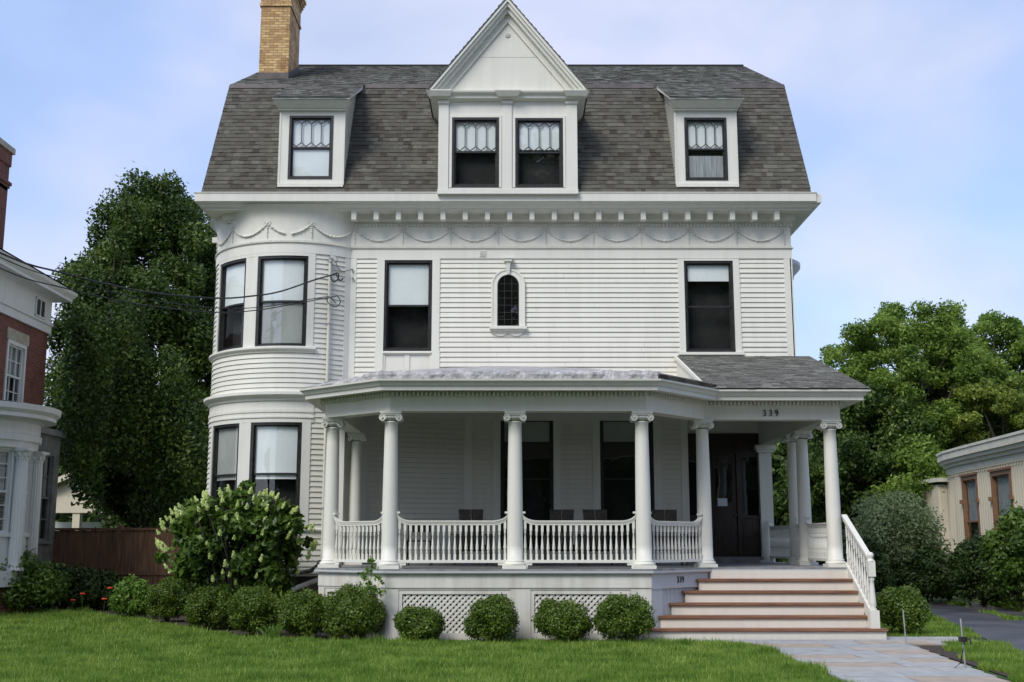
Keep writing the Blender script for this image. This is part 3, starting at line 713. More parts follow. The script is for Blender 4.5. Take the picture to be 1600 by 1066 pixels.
# --- chimney
mb = MB(); cx0, cx1, cy0, cy1 = -6.03, -5.33, 25.9, 27.15
zc1 = AZ(46, 27.15); zc2 = AZ(20, 27.15)
mb.box(cx0, cx1, cy0, cy1, 11.9, zc1); mb.box(cx0-.03, cx1+.03, cy0-.03, cy1+.03, zc1, zc1+.07); mb.box(cx0-.01, cx1+.01, cy0-.01, cy1+.01, zc1+.07, zc2)
for i in range(4): mb.box(cx0-.03-.03*i, cx1+.03+.03*i, cy0-.03-.03*i, cy1+.03+.03*i, zc2+.08*i, zc2+.08*(i+1))
mb.box(cx0-.08, cx1+.08, cy0-.08, cy1+.08, zc2+.32, zc2+.7)
mb.face([(0, 0, 0)]*3) if False else None
ch = mb.build('chimney', M['chimney'], house)
mb = MB(); yc = cy0-.012; zb = PRF[1][1]+.54*(cy0-PRF[1][0])
mb.box(cx0-.012, cx1+.012, yc, cy0, zb-.05, zb+.16)
mb.face([(cx1+.014, cy0-.01, zb-.05), (cx1+.014, cy1, zb+.62), (cx1+.014, cy1, zb+.85), (cx1+.014, cy0-.01, zb+.16)])
mb.build('flashing', M['copper'], ch)

# --- shed dormers
def shed_dormer(xa, xb, win, leads, bl, lb, lbm=None):
    m = flat(22.86); zb, zt = 8.80, 10.50
    mb = MB(); plate(mb, m, xa, xb, zb, zt, [win], 0)
    mb.mbox(m, xa-.01, xb+.01, zb-.04, zb+.03, -.05, .06)
    ds = mb.build('dormer', M['trim'], house)
    # cheeks
    for X, sgn in ((xa, -1), (xb, 1)):
        mb = MB(); z = 8.86; e = .085
        while z < 11.62:
            z2 = z+e; f0 = lambda zz: max(22.86, 22.62+(zz-10.52)/.54); f1 = lambda zz: 22.76+(zz-8.62)/1.667+.02
            if f0(z2) < f1(z2):
                mb.face([(X+sgn*.018, f0(z), z), (X+sgn*.018, f1(z), z), (X+sgn*.002, f1(z2), z2), (X+sgn*.002, f0(z2), z2)])
                mb.face([(X+sgn*.0, f0(z), z), (X+sgn*.0, f1(z), z), (X+sgn*.018, f1(z), z), (X+sgn*.018, f0(z), z)])
            z = z2
        mb.box(X-.02, X+.02, 22.85, 22.93, 8.8, 10.5)
        mb.build('cheek', M['white'], ds)
    # roof slab + eave
    mb = MB(); x0, x1 = xa-.14, xb+.14
    p = (22.60, 10.62); q = (24.70, 11.765)
    mb.hexa([(x0, p[0], p[1]-.035), (x1, p[0], p[1]-.035), (x1, q[0], q[1]-.10), (x0, q[0], q[1]-.10), (x0, p[0], p[1]), (x1, p[0], p[1]), (x1, q[0], q[1]), (x0, q[0], q[1])])
    mb.hexa([(x0+.10, 22.76, 10.455), (x1-.10, 22.76, 10.455), (x1-.10, 22.87, 10.455), (x0+.10, 22.87, 10.455), (x0+.01, 22.62, 10.583), (x1-.01, 22.62, 10.583), (x1-.01, 22.87, 10.583), (x0+.01, 22.87, 10.583)]); mb.box(x0+.11, x1-.11, 22.79, 22.87, 10.42, 10.454)
    mb.build('eave', M['trim'], ds)
    mb = MB(); fn, L = slope_fn((22.57, 10.62), (24.72, 11.79)); shingle_rows(mb, fn, L, lambda s: (x0-.02, x1+.02), exp=.142, wmin=.09, wmax=.24, rnd=random.Random(int(xa*10)))
    mb.build('shingles', M['shingle2'], ds, tone=True)
    window(house, m, *win, casing=.02, sill=False, blind=bl, lower_blind=lb, lower_mat=lbm, lead=leads, rail=.50, cas_lr=(0, 0), head=False, proud=.004, deep=.14)
Yd = 22.86
shed_dormer(AX(437, 230, Yd), AX(537, 230, Yd), (AX(451, 230, Yd), AX(520, 230, Yd), AZ(280, Yd), AZ(181, Yd)), 4, .5, .48, M['blind'])
shed_dormer(AX(1056, 230, Yd), AX(1151, 230, Yd), (AX(1070, 230, Yd), AX(1136, 230, Yd), AZ(282, Yd), AZ(184, Yd)), 4, .5, .40, M['curtain'])

# --- centre dormer with steep pediment
Yc = 22.68; CM = flat(Yc); c0, c1 = AX(685, 230, Yc), AX(902, 230, Yc); cc = (c0+c1)/2
wl = (AX(706, 240, Yc), AX(780, 240, Yc), AZ(293, Yc), AZ(184, Yc)); wr = (AX(805, 240, Yc), AX(880, 240, Yc), AZ(293, Yc), AZ(185, Yc))
zE0, zE1, zE2 = AZ(159, Yc), AZ(150, Yc-.15), AZ(141, Yc-.22)
mb = MB(); plate(mb, CM, c0, c1, 8.58, zE2, [wl, wr], 0)
for xa, xb in ((c0, wl[0]-.07), (wl[1]+.07, wr[0]-.07), (wr[1]+.07, c1)):
    mb.mbox(CM, xa, xb, 8.66, zE0, 0, .03); mb.mbox(CM, xa-.02, xb+.02, zE0-.06, zE0, 0, .06)
for w_ in (wl, wr):
    mb.mbox(CM, w_[0]-.045, w_[0], w_[2], w_[3], -.01, .018); mb.mbox(CM, w_[1], w_[1]+.045, w_[2], w_[3], -.01, .018)
    mb.mbox(CM, w_[0]-.045, w_[1]+.045, w_[3], w_[3]+.05, -.01, .020)
mb.mbox(CM, c0-.01, c1+.01, 8.56, 8.655, -.02, .055)
cd = mb.build('gabled_dormer', M['trim'], house)
mb = MB()
mb.sweep([(c0, 24.6), (c0, Yc), (c1, Yc), (c1, 24.6)], [(-.03, zE0), (.03, zE0), (.05, zE1-.04), (.12, zE1-.03), (.12, zE1+.03), (.19, zE2-.03), (.20, zE2), (-.03, zE2+.01)])
for xx in (c0+.02, cc, c1-.02):
    mb.hexa([(xx-.20, Yc-.18, zE1-.01), (xx+.20, Yc-.18, zE1-.01), (xx+.20, Yc, zE1-.01), (xx-.20, Yc, zE1-.01), (xx-.27, Yc-.24, zE2-.01), (xx+.27, Yc-.24, zE2-.01), (xx+.27, Yc, zE2-.01), (xx-.27, Yc, zE2-.01)])
    mb.box(xx-.26, xx+.26, Yc-.235, Yc, zE2-.009, zE2+.012)
mb.build('cornice', M['trim'], cd)
mb = MB()
for X, s_ in ((c0, -1), (c1, 1)): mb.face([(X, Yc, 8.5), (X, 24.3, 11.1), (X, 24.6, 11.7), (X, Yc, zE2)])
mb.build('cheek', M['white'], cd)
apx, apz = AX(793, -3, Yc-.22), AZ(-3, Yc-.22)
bL, bR = c0-.20, c1+.20; zB = zE2+.005
mb = MB(); mb.face([(c0-.05, Yc, zB), (c1+.05, Yc, zB), (apx, Yc, apz-.1)]); 
for i in (4,):
    zz = zB+(apz-zB)*i/10; hw = (c1-c0)/2*(1-i/10)-.05
    mb.box(cc-hw, cc+hw, Yc-.006, Yc, zz, zz+.004)
mb.build('tympanum', M['white'], cd)
# rakes
for (bx, sg) in ((bL, 1), (bR, -1)):
    a = Vector((bx, zB)); b = Vector((apx, apz)); d = (b-a).normalized(); nn = Vector((d.y, -d.x))*(1 if sg == 1 else -1)
    mb = MB()
    def strip(n0, n1, y0, y1, cut=0):
        # between perpendicular offsets n0,n1 from the outer edge, cut flat at the base and vertical at the apex
        def P(nv, end):
            o = a+nn*nv
            if end == 0: t = (zB-o.y)/d.y
            else: t = (apx-o.x)/d.x
            q = o+d*t; return q
        q0, q1, q2, q3 = P(n0, 0), P(n1, 0), P(n1, 1), P(n0, 1)
        mb.hexa([(q0.x, y0, q0.y), (q1.x, y0, q1.y), (q1.x, y1, q1.y), (q0.x, y1, q0.y), (q3.x, y0, q3.y), (q2.x, y0, q2.y), (q2.x, y1, q2.y), (q3.x, y1, q3.y)])
    strip(.0, .05, Yc-.24, Yc+2.2); strip(.05, .10, Yc-.20, Yc+.1); strip(.10, .16, Yc-.13, Yc+.1); strip(.16, .27, Yc-.03, Yc+.05); strip(.27, .285, Yc-.045, Yc+.05)
    L = (b-a).length; k = .25
    while k < L-.35:
        q = a+nn*.235+d*k; mb.ball((q.x, Yc-.032, q.y), .009, 5, 3); k += .05
    mb.build('rake', M['trim'], cd)
    mb = MB(); rnd = random.Random(9); k = -.02
    up = -nn
    while k < L:
        e = .13; o_ = .03*rnd.uniform(.7, 1.2)
        p0 = a+d*k+up*o_; p1 = a+d*min(L, k+e)+up*.012; 
        mb.face([(p0.x, Yc-.26, p0.y), (p0.x, 27.0, p0.y), (p1.x, 27.0, p1.y), (p1.x, Yc-.26, p1.y)], rnd.random())
        r0 = a+d*k; r1 = a+d*min(L, k+e); mb.face([(r0.x, Yc-.255, r0.y), (r1.x, Yc-.255, r1.y), (p1.x, Yc-.26, p1.y), (p0.x, Yc-.26, p0.y)], .3); k += e
    mb.build('shingles', M['shingle2'], cd, tone=True)
mb = MB(); rz = AZ(55, Yc)
mb.lathe(0, 0, [(.01, .0), (.055, 0), (.06, .012), (.045, .018), (.042, .01), (.018, .012), (.015, .025), (.005, .028)], 16)
ro = [(x+apx, Yc-.002-z, y+rz) for x, y, z in mb.v]; mb.v = ro
for k in range(6): mb.ball((apx+.033*math.cos(k*1.047), Yc-.018, rz+.033*math.sin(k*1.047)), .013, 6, 4)
mb.build('rosette', M['trim'], cd)
for w_, bb in ((wl, .46), (wr, .44)): window(house, CM, *w_, sill=False, blind=bb, lead=4, rail=.51, cas_lr=(0, 0), head=False, proud=.004, deep=.2)

# ================================================================== porch
PP = [(-3.28, 23.0), (-3.28, 20.15), (-2.03, 19.08), (2.24, 19.08), (3.42, 20.42), (5.84, 20.42), (5.84, 26.1)]
def offp(path, o):
    P = [Vector(p) for p in path]; nor = []; out = []
    for i in range(len(P)-1):
        d = (P[i+1]-P[i]).normalized(); nor.append(Vector((d.y, -d.x)))
    for i in range(len(P)):
        if i == 0: m = nor[0]
        elif i == len(P)-1: m = nor[-1]
        else: m = nor[i-1]+nor[i]; m.normalize(); m = m/m.dot(nor[i])
        out.append((P[i].x+m.x*o, P[i].y+m.y*o))
    return out
mb = MB(); mb.sweep(PP, [(0, 3.70), (0, 3.93), (.012, 3.94), (.03, 3.94), (.03, 4.10), (-.28, 4.33), (-.28, 3.70)]); mb.build('porch_beam', M['white'], house)
mb = MB(); mb.sweep(PP, [(0, 4.035), (.10, 4.02), (.33, 4.005), (.335, 4.07), (.36, 4.08), (.39, 4.13), (.43, 4.15), (.435, 4.18), (-.1, 4.20)]); mb.build('porch_cornice', M['trim'], house)
mb = MB(); mb.sweep(PP, [(.028, 3.942), (.033, 3.942), (.033, 4.02), (.028, 4.02)])
for p, q in zip(PP, PP[1:]):
    m = line(p, q); u = .03
    while u < m.L: mb.mbox(m, u, u+.035, 3.95, 4.015, .031, .09); u += .07
mb.build('dentil_band', M['trim'], house)
def slab(mb, poly, z0, z1):
    mb.face([(x, y, z1) for x, y in poly]); mb.face([(x, y, z0) for x, y in poly][::-1])
    for i in range(len(poly)):
        (a, b), (c, d) = poly[i-1], poly[i]; mb.face([(a, b, z0), (c, d, z0), (c, d, z1), (a, b, z1)])
inn = offp(PP, -.2)
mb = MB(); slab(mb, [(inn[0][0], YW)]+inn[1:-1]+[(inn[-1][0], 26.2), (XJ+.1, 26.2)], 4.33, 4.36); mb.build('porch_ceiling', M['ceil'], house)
fo = offp(PP, .09)
mb = MB(); slab(mb, [(fo[0][0], 23.3)]+fo[1:-1]+[(fo[-1][0], 26.2), (fo[0][0], 26.2)], 1.06, FL); mb.build('porch_floor', M['floorgrey'], house)
mb = MB(); mb.sweep(offp(PP, .085), [(-.03, 1.045), (.012, 1.045), (.02, 1.06), (.02, 1.085), (-.03, 1.085)]); mb.build('floor_nosing', M['greywhite'], house)

# columns
def column(x, y, zt=3.70, r=.13, turn=0, name='porch_column'):
    mb = MB(); z0 = FL+.14; H = zt-.16-z0
    prof = [(r, z0), (r*1.0, z0+.02)]+[(r*(1-.17*(t**1.8)), z0+.02+(H-.05)*t) for t in [i/10 for i in range(11)]]
    prof += [(r*.88, z0+H-.025), (r*.90, z0+H-.01), (r*.84, z0+H)]
    mb.lathe(x, y, prof, 28); c = mb.build(name, M['trim'], house)
    mb = MB(); b = r*1.38
    mb.box(x-b, x+b, y-b, y+b, FL, FL+.055)
    mb.lathe(x, y, [(r*1.30, FL+.055), (r*1.38, FL+.07), (r*1.36, FL+.09), (r*1.2, FL+.098), (r*1.12, FL+.11), (r*1.18, FL+.125), (r*1.08, FL+.138), (r*1.0, FL+.15)], 28)
    mb.build('base', M['trim'], c)
    mb = MB(); zc = zt-.16
    mb.lathe(x, y, [(r*.84, zc+.02), (r*1.05, zc+.06), (r*1.0, zc+.09)], 24)
    h = r*1.36; mb.box(x-h, x+h, y-h*.95, y+h*.95, zt-.035, zt-.002); mb.box(x-h*.92, x+h*.92, y-h*.88, y+h*.88, zt-.06, zt-.035)
    mb.box(x-h*.85, x+h*.85, y-h*.78, y+h*.78, zt-.075, zt-.06)
    for sx in (-1, 1):
        vx_, vz_ = x+sx*r*1.05, zt-.105
        mb.tube([(vx_, y-h*.86, vz_), (vx_, y-h*.5, vz_), (vx_, y, vz_), (vx_, y+h*.5, vz_), (vx_, y+h*.86, vz_)], [.058, .052, .040, .052, .058], 16)
        for yy, q in ((y-h*.86, -1), (y+h*.86, 1)):
            pts = [(vx_+(.05-.006*k)*math.cos(sx*(1.57+k*.75)), yy+q*.006, vz_+(.05-.006*k)*math.sin(1.57+k*.75)) for k in range(8)]
            mb.tube(pts, .007, 5); mb.ball((vx_, yy+q*.008, vz_), .016, 6, 4)
    for k in range(5): mb.ball((x+(k-2)*.035, y-h*.80, zt-.10), .017, 6, 4, (1, .6, 1.2))
    mb.build('capital', M['trim'], c)
    return c
COLS = [(-3.15, 20.28), (-2.02, 19.25), (.05, 19.25), (2.17, 19.25), (3.40, 20.58), (5.68, 20.58)]
for c in COLS: column(*c)
column(-3.12, 23.15); column(5.68, 22.6); column(5.68, 23.35)
mb = MB(); mb.box(5.53, 5.81, 25.86, 26.1, FL, 3.54); pl = mb.build('pilaster', M['trim'], house)
mb = MB(); mb.box(5.48, 5.86, 25.80, 26.1, 3.54, 3.60); mb.box(5.45, 5.89, 25.76, 26.1, 3.60, 3.70); mb.build('capital', M['trim'], pl)
mb = MB(); mb.box(-3.43, -3.33, 22.9, 23.3, FL, 3.9); mb.box(-3.36, -3.24, 23.15, 23.6, FL, 4.3); mb.build('end_board', M['trim'], house)

# balustrades
def bal_profile(z0, z1):
    H = z1-z0; f = lambda t: z0+H*t
    return [(.021, f(.20)), (.015, f(.215)), (.024, f(.235)), (.014, f(.26)), (.024, f(.29)), (.027, f(.32)), (.020, f(.42)), (.013, f(.60)), (.011, f(.68)), (.021, f(.70)), (.012, f(.72)), (.022, f(.745)), (.014, f(.77)), (.020, f(.79))]
def baluster(mb, x, y, z0, z1):
    H = z1-z0; mb.box(x-.021, x+.021, y-.021, y+.021, z0, z0+H*.17); mb.box(x-.021, x+.021, y-.021, y+.021, z1-H*.2, z1)
    mb.lathe(x, y, [(.012, z0+H*.17)]+bal_profile(z0, z1)+[(.012, z1-H*.2)], 8)
def balustrade(a, b, n, rise=True, stuff=False, ra=.12, rb=.12):
    va, vb = Vector(a), Vector(b); d = (vb-va).normalized(); m = line(va+d*ra, vb-d*rb); L = m.L; cw = min(.26, L*.25)
    def ztop(u):
        e = min(u, L-u)
        if e >= cw: return 1.90
        t = 1-e/cw; return 1.90+.135*(1-math.sqrt(max(0, 1-t*t)))*1.0 if t < 1 else 2.035
    mb = MB(); K = 44; us = [L*(.5-.5*math.cos(math.pi*i/K)) for i in range(K+1)]
    def rail(o, za, zb):
        for u, v in zip(us, us[1:]):
            A, B = ztop(u), ztop(v)
            mb.hexa([m(u, A+za, o), m(v, B+za, o), m(v, B+za, -o), m(u, A+za, -o), m(u, A+zb, o), m(v, B+zb, o), m(v, B+zb, -o), m(u, A+zb, -o)])
    rail(.045, -.02, 0); rail(.034, -.045, -.02); rail(.025, -.075, -.045)
    for u0_ in (0, L-.05): mb.mbox(m, u0_, u0_+.05, ztop(0)-.02, ztop(0)+.012, -.05, .05)
    bl_ = mb.build('balustrade', M['trim'], house)
    mb = MB(); mb.mbox(m, 0, L, 1.215, 1.262, -.035, .035); mb.mbox(m, 0, .09, FL, 1.215, -.03, .03); mb.mbox(m, L-.09, L, FL, 1.215, -.03, .03)
    mb.mbox(m, .09, .16, 1.175, 1.215, -.028, .028); mb.mbox(m, L-.16, L-.09, 1.175, 1.215, -.028, .028); mb.build('bottom_rail', M['trim'], bl_)
    al = MB()
    for i in range(n):
        u = L*(i+.5)/n; p = m(u, 0, 0); mb = al if stuff else MB(); baluster(mb, p[0], p[1], 1.262, ztop(u)-.07)
        if not stuff: mb.build('baluster', M['trim'], bl_)
    if stuff: tag(al.build('balusters', M['trim'], bl_), kind='stuff')
balustrade(COLS[0], COLS[1], 13); balustrade(COLS[1], COLS[2], 20); balustrade(COLS[2], COLS[3], 20); balustrade(COLS[3], COLS[4], 15)
balustrade((5.70, 20.58), (5.70, 22.6), 19); balustrade((5.70, 22.6), (5.70, 23.35), 5, stuff=True); balustrade((5.70, 23.35), (5.70, 25.9), 24, stuff=True)

# skirt with lattice
SK = offp(PP, .03)
m1, m2, m3, m4 = line(SK[1], SK[2]), line(SK[2], SK[3]), line(SK[3], SK[4]), line(SK[0], SK[1])
x0 = SK[2][0]; YS = SK[2][1]
o1 = (AX(622, 960, YS)-x0, AX(798, 960, YS)-x0, .02, .79); o2 = (AX(829, 960, YS)-x0, AX(986, 960, YS)-x0, .02, .79)
lo = (.16, m1.L-.14, .02, .79)
mb = MB(); plate(mb, m2, 0, m2.L, -.05, 1.06, [o1, o2], 0); plate(mb, m1, 0, m1.L, -.05, 1.06, [lo], 0); plate(mb, m4, 0, m4.L, -.05, 1.06, [], 0)
mb.mbox(m2, -.005, m2.L+.005, .82, 1.05, 0, .016); mb.mbox(m1, 0, m1.L, .82, 1.05, 0, .014)
for hh, mm in ((o1, m2), (o2, m2), (lo, m1)):
    mb.mbox(mm, hh[0], hh[0]+.06, .02, .79, -.06, -.012); mb.mbox(mm, hh[1]-.06, hh[1], .02, .79, -.06, -.012)
    mb.mbox(mm, hh[0]+.06, hh[1]-.06, .72, .79, -.06, -.012); mb.mbox(mm, hh[0]+.06, hh[1]-.06, .02, .11, -.06, -.012)
sk = mb.build('porch_skirt', M['skirtpaint'], house)
def lattice(mb, m, a0, a1, b0, b1):
    p = .098; w = .040
    for s_, o in ((1, -.032), (-1, -.042)):
        k = -20
        while k < 60:
            c = a0+k*p; pts = []
            # line u = c + s*(z-b0); strip half width w/2 (horizontal w*1.41/2)
            for hw in (-w*.70, w*.70):
                cc_ = c+hw
                if s_ == 1: zA, zB_ = max(b0, b0+(a0-cc_)), min(b1, b0+(a1-cc_)); f = lambda z: cc_+(z-b0)
                else: zA, zB_ = max(b0, b0+(cc_-a1)), min(b1, b0+(cc_-a0)); f = lambda z: cc_-(z-b0)
                if zB_ > zA: pts.append(((f(zA), zA), (f(zB_), zB_)))
            if len(pts) == 2:
                (q0, q1), (q3, q2) = pts
                mb.face([m(*q0, o), m(*q3, o), m(*q2, o), m(*q1, o)]); mb.face([m(*q0, o-.008), m(*q3, o-.008), m(*q2, o-.008), m(*q1, o-.008)])
            k += 1
for hh, mm in ((o1, m2), (o2, m2), (lo, m1)):
    mb = MB(); lattice(mb, mm, hh[0]+.06, hh[1]-.06, .11, .72); mb.build('lattice', M['white'], sk)
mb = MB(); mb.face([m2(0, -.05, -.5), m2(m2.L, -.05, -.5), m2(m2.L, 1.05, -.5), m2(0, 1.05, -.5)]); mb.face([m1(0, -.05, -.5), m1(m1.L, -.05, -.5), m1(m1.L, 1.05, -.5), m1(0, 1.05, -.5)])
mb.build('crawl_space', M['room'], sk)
mb = MB(); plate(mb, m3, 0, m3.L, -.05, 1.06, [(.32, m3.L, .0, .80)], 0); mb.mbox(m3, .32, m3.L, -.05, .80, -.06, -.03); mb.mbox(m3, 0, m3.L, .80, 1.05, 0, .014)
for k in range(12): mb.mbox(m3, .36+k*.12, .364+k*.12, 0, .80, -.03, -.026)
mb.build('angled_skirt', M['greywhite'], house)
mb = MB(); plate(mb, line((5.87, 20.45), (5.87, 26.1)), 0, 5.6, -.05, 1.06, [], 0); mb.build('side_skirt', M['white'], house)

# stairs
stairs_x = [2.19, 2.41, 2.63, 2.90, 3.18]; sy = [18.9, 19.18, 19.46, 19.74, 20.02]
mb = MB(); mt = []
for i in range(5):
    zt_ = FL-(5-i)*.187; xr = 5.97 if i == 0 else 5.80
    mb.box(stairs_x[i], xr, sy[i], 20.6, -.05+.002*i, zt_-.036)
    t = MB(); t.box(stairs_x[i]-.03, xr+.02, sy[i]-.035, sy[min(i+1, 4)]+(.02 if i < 4 else .30), zt_-.034, zt_)
    t.box(stairs_x[i]-.02, xr+.01, sy[i]-.028, sy[i]+.1, zt_-.045, zt_-.034)
    mt.append(t)
mb.box(3.42, 5.86, 20.30, 20.6, .9, 1.058)
st = mb.build('steps', M['stairwhite'], house)
for t in mt: t.build('tread', M['tread'], st)
# stair rail
mb = MB(); nx = 5.83
def sl(y0, z0, y1, z1, hx, t0, t1): mb.hexa([(nx-hx, y0, z0+t0), (nx+hx, y0, z0+t0), (nx+hx, y1, z1+t0), (nx-hx, y1, z1+t0), (nx-hx, y0, z0+t1), (nx+hx, y0, z0+t1), (nx+hx, y1, z1+t1), (nx-hx, y1, z1+t1)])
NY, NZ = 19.06, 1.22
sl(NY, 1.25, 20.45, 1.98, .045, 0, .05); sl(NY, 1.25, 20.45, 1.98, .03, -.05, 0)
sr = mb.build('stair_rail', M['trim'], house)
mb = MB(); sl(NY, .20, 20.40, .98, .035, 0, .22); mb.build('stringer', M['trim'], sr)
for i in range(10):
    t = (i+.6)/10.4; y = NY+(20.45-NY)*t; zb_ = .42+(.98-.20)*t; zt_ = 1.20+.73*t
    mb = MB(); mb.lathe(nx, y, [(.018, zb_-.03), (.018, zb_+.12)]+bal_profile(zb_, zt_)+[(.018, zt_-.1), (.018, zt_+.02)], 8); mb.build('baluster', M['trim'], sr)
mb = MB(); zb_ = FL-5*.187
mb.box(nx-.075, nx+.075, NY-.075, NY+.075, zb_, zb_+.28); mb.box(nx-.055, nx+.055, NY-.055, NY+.055, 1.0, 1.24)
mb.lathe(nx, NY, [(.055, zb_+.28), (.06, zb_+.30), (.04, zb_+.33), (.055, zb_+.36), (.052, zb_+.42), (.036, .85), (.032, .93), (.05, .955), (.035, .98), (.05, 1.0)], 12)
mb.lathe(nx, NY, [(.062, 1.24), (.066, 1.255), (.04, 1.27), (.028, 1.285), (.045, 1.31), (.052, 1.34), (.042, 1.375), (.012, 1.39)], 14)
for q in (-1, 1):
    for k in range(2): pass
mb.build('newel_post', M['trim'], sr)

# entrance
DW = flat(YD)
mb = MB(); plate(mb, DW, 3.74, 5.75, 3.98, 4.33, [], .0); mb.face([(3.745, YF, 1.1), (3.745, YD, 1.1), (3.745, YD, 4.33), (3.745, YF, 4.33)]); mb.build('entry_wall', M['white'], house)
g1 = (4.55, 4.95, 2.45, 3.45); g2 = (5.15, 5.52, 2.15, 3.45); g0 = (3.90, 4.28, 2.15, 3.45)
mb = MB(); plate(mb, DW, 3.74, 5.75, 1.1, 3.98, [g1, g2, g0], .0)
mb.mbox(DW, 3.76, 5.74, 3.84, 3.97, .002, .05); mb.mbox(DW, 3.76, 3.86, 1.3, 3.84, .002, .04); mb.mbox(DW, 5.62, 5.74, 1.3, 3.84, .002, .04)
mb.mbox(DW, 4.36, 4.43, 1.3, 3.84, .002, .06); mb.mbox(DW, 5.03, 5.10, 1.3, 3.84, .002, .06); mb.mbox(DW, 3.86, 5.62, 3.52, 3.60, .002, .045)
for a, b, c, d in ((3.90, 4.30, 1.4, 2.05), (5.15, 5.55, 1.4, 2.05)): mb.mbox(DW, a, b, c, d, .002, .02); mb.mbox(DW, a+.05, b-.05, c+.05, d-.05, .02, .03)
mb.mbox(DW, 5.10, 5.62, 2.08, 2.13, .002, .06)
ds = mb.build('door_surround', M['door'], house)
mb = MB(); mb.mbox(DW, 4.435, 5.025, 1.26, 3.50, .003, .012)
for a, b, c, d in ((4.52, 4.98, 1.38, 1.75), (4.52, 4.98, 1.85, 2.3)): mb.mbox(DW, a, b, c, d, .012, .022)
dr = mb.build('door', M['door'], house)
mb = MB()
mb.mbox(DW, g1[0]-.03, g1[0], g1[2], g1[3], .012, .03); mb.mbox(DW, g1[1], g1[1]+.03, g1[2], g1[3], .012, .03); mb.build('glazing_bead', M['door'], dr)
mb = MB(); mb.face([DW(g1[0], g1[2], .018), DW(g1[1], g1[2], .018), DW(g1[1], g1[3], .018), DW(g1[0], g1[3], .018)]); mb.build('pane', M['glassdark'], dr)
mb = MB(); mb.ball(DW(4.98, 2.15, .06), .03, 10, 6); mb.tube([DW(4.98, 2.15, .01), DW(4.98, 2.15, .06)], .012); mb.build('handle', M['copper'], dr)
for g in (g0, g2): mb = MB(); mb.face([DW(g[0], g[2], -.01), DW(g[1], g[2], -.01), DW(g[1], g[3], -.01), DW(g[0], g[3], -.01)]); mb.build('sidelight_pane', M['glassdark'], ds)
mb = MB(); mb.face([DW(3.8, 1.2, -.05), DW(5.7, 1.2, -.05), DW(5.7, 3.9, -.05), DW(3.8, 3.9, -.05)]); mb.build('recess', M['room'], ds)
mb = MB(); mb.box(3.80, 5.50, 25.60, 26.0, FL, FL+.12); mb.build('threshold_step', M['floorgrey'], house)
nz0, nz1 = AX(1121, 785, YD), AX(1136, 785, YD)
mb = MB(); mb.mbox(DW, nz0, nz1, AZ(791, YD), AZ(779, YD), .034, .037)
tag(mb.build('notice_sheet', M['paper'], None), 'small white paper notice taped on the dark front door', 'notice')
mb = MB(); mb.box(5.18, 5.42, 24.3, 24.55, FL+.02, FL+.07); mb.box(5.2, 5.4, 24.32, 24.53, FL, FL+.02)
tag(mb.build('parcel', M['paper'], None), 'small flat white packet lying on the porch floor by the side balustrade', 'packet')

# porch roofs
OE = offp(PP, .34)
def wz(x): return 5.10-.03*x*x*(.7 if abs(x) < 2.6 else .75)
edge = []
seq = [(OE[1][0], 23.2), OE[1], OE[2], OE[3], OE[4]]
for (a, b), (c, d) in zip(seq, seq[1:]):
    L_ = math.hypot(c-a, d-b); n = max(2, int(L_/.07))
    for i in range(n): edge.append((a+(c-a)*i/n, b+(d-b)*i/n))
edge.append(seq[-1]); rnd = random.Random(4); rows = []
for i, (x, y) in enumerate(edge):
    tt = i/(len(edge)-1); xw = -3.3+6.7*min(1, max(0, (x+3.55)/7.1)); row = []
    fade = 1 if (-2.5 < x < 2.45 and y < 19.6) else .35
    nzv = lambda k: noise.noise(Vector((x*5, y*5, k*3.1)))*.5+noise.noise(Vector((x*14, y*14, k*2.2)))*.3
    h = .125*fade+(.03*nzv(7) if fade == 1 else 0)
    row.append((x, y, 4.19)); row.append((x+nzv(1)*.03, y+nzv(4)*.06, 4.20+h*.5)); row.append((x+nzv(3)*.02, y+.05+nzv(2)*.06, 4.205+h+nzv(5)*.06*fade))
    for v in (.04, .1, .25, .5, .75, 1):
        X_ = x+(xw-x)*v; Y_ = y+.1+(23.28-y-.1)*v; Z_ = 4.21+h*.9+(wz(xw)-4.21-h*.9)*v
        row.append((X_, Y_, Z_+noise.noise(Vector((X_*2, Y_*2, 0)))*.015))
    rows.append(row)
mb = MB(); mb.grid(rows, False); mb.build('flat_porch_roof', M['membrane'], house)
# shingle strip along the angled eave
ma = line(OE[3], OE[4]); mb = MB(); rnd = random.Random(2); u = .02
while u < ma.L-.02:
    w = rnd.uniform(.12, .25); b_ = min(ma.L, u+w-.006)
    mb.hexa([ma(u, 4.20, .02), ma(b_, 4.20, .02), ma(b_, 4.22, -.25), ma(u, 4.22, -.25), ma(u, 4.27-rnd.random()*.01, .03), ma(b_, 4.27, .03), ma(b_, 4.36, -.25), ma(u, 4.36, -.25)], rnd.random()*.6)
    u += w
mb.build('eave_shingles', M['shingle'], house, tone=True)
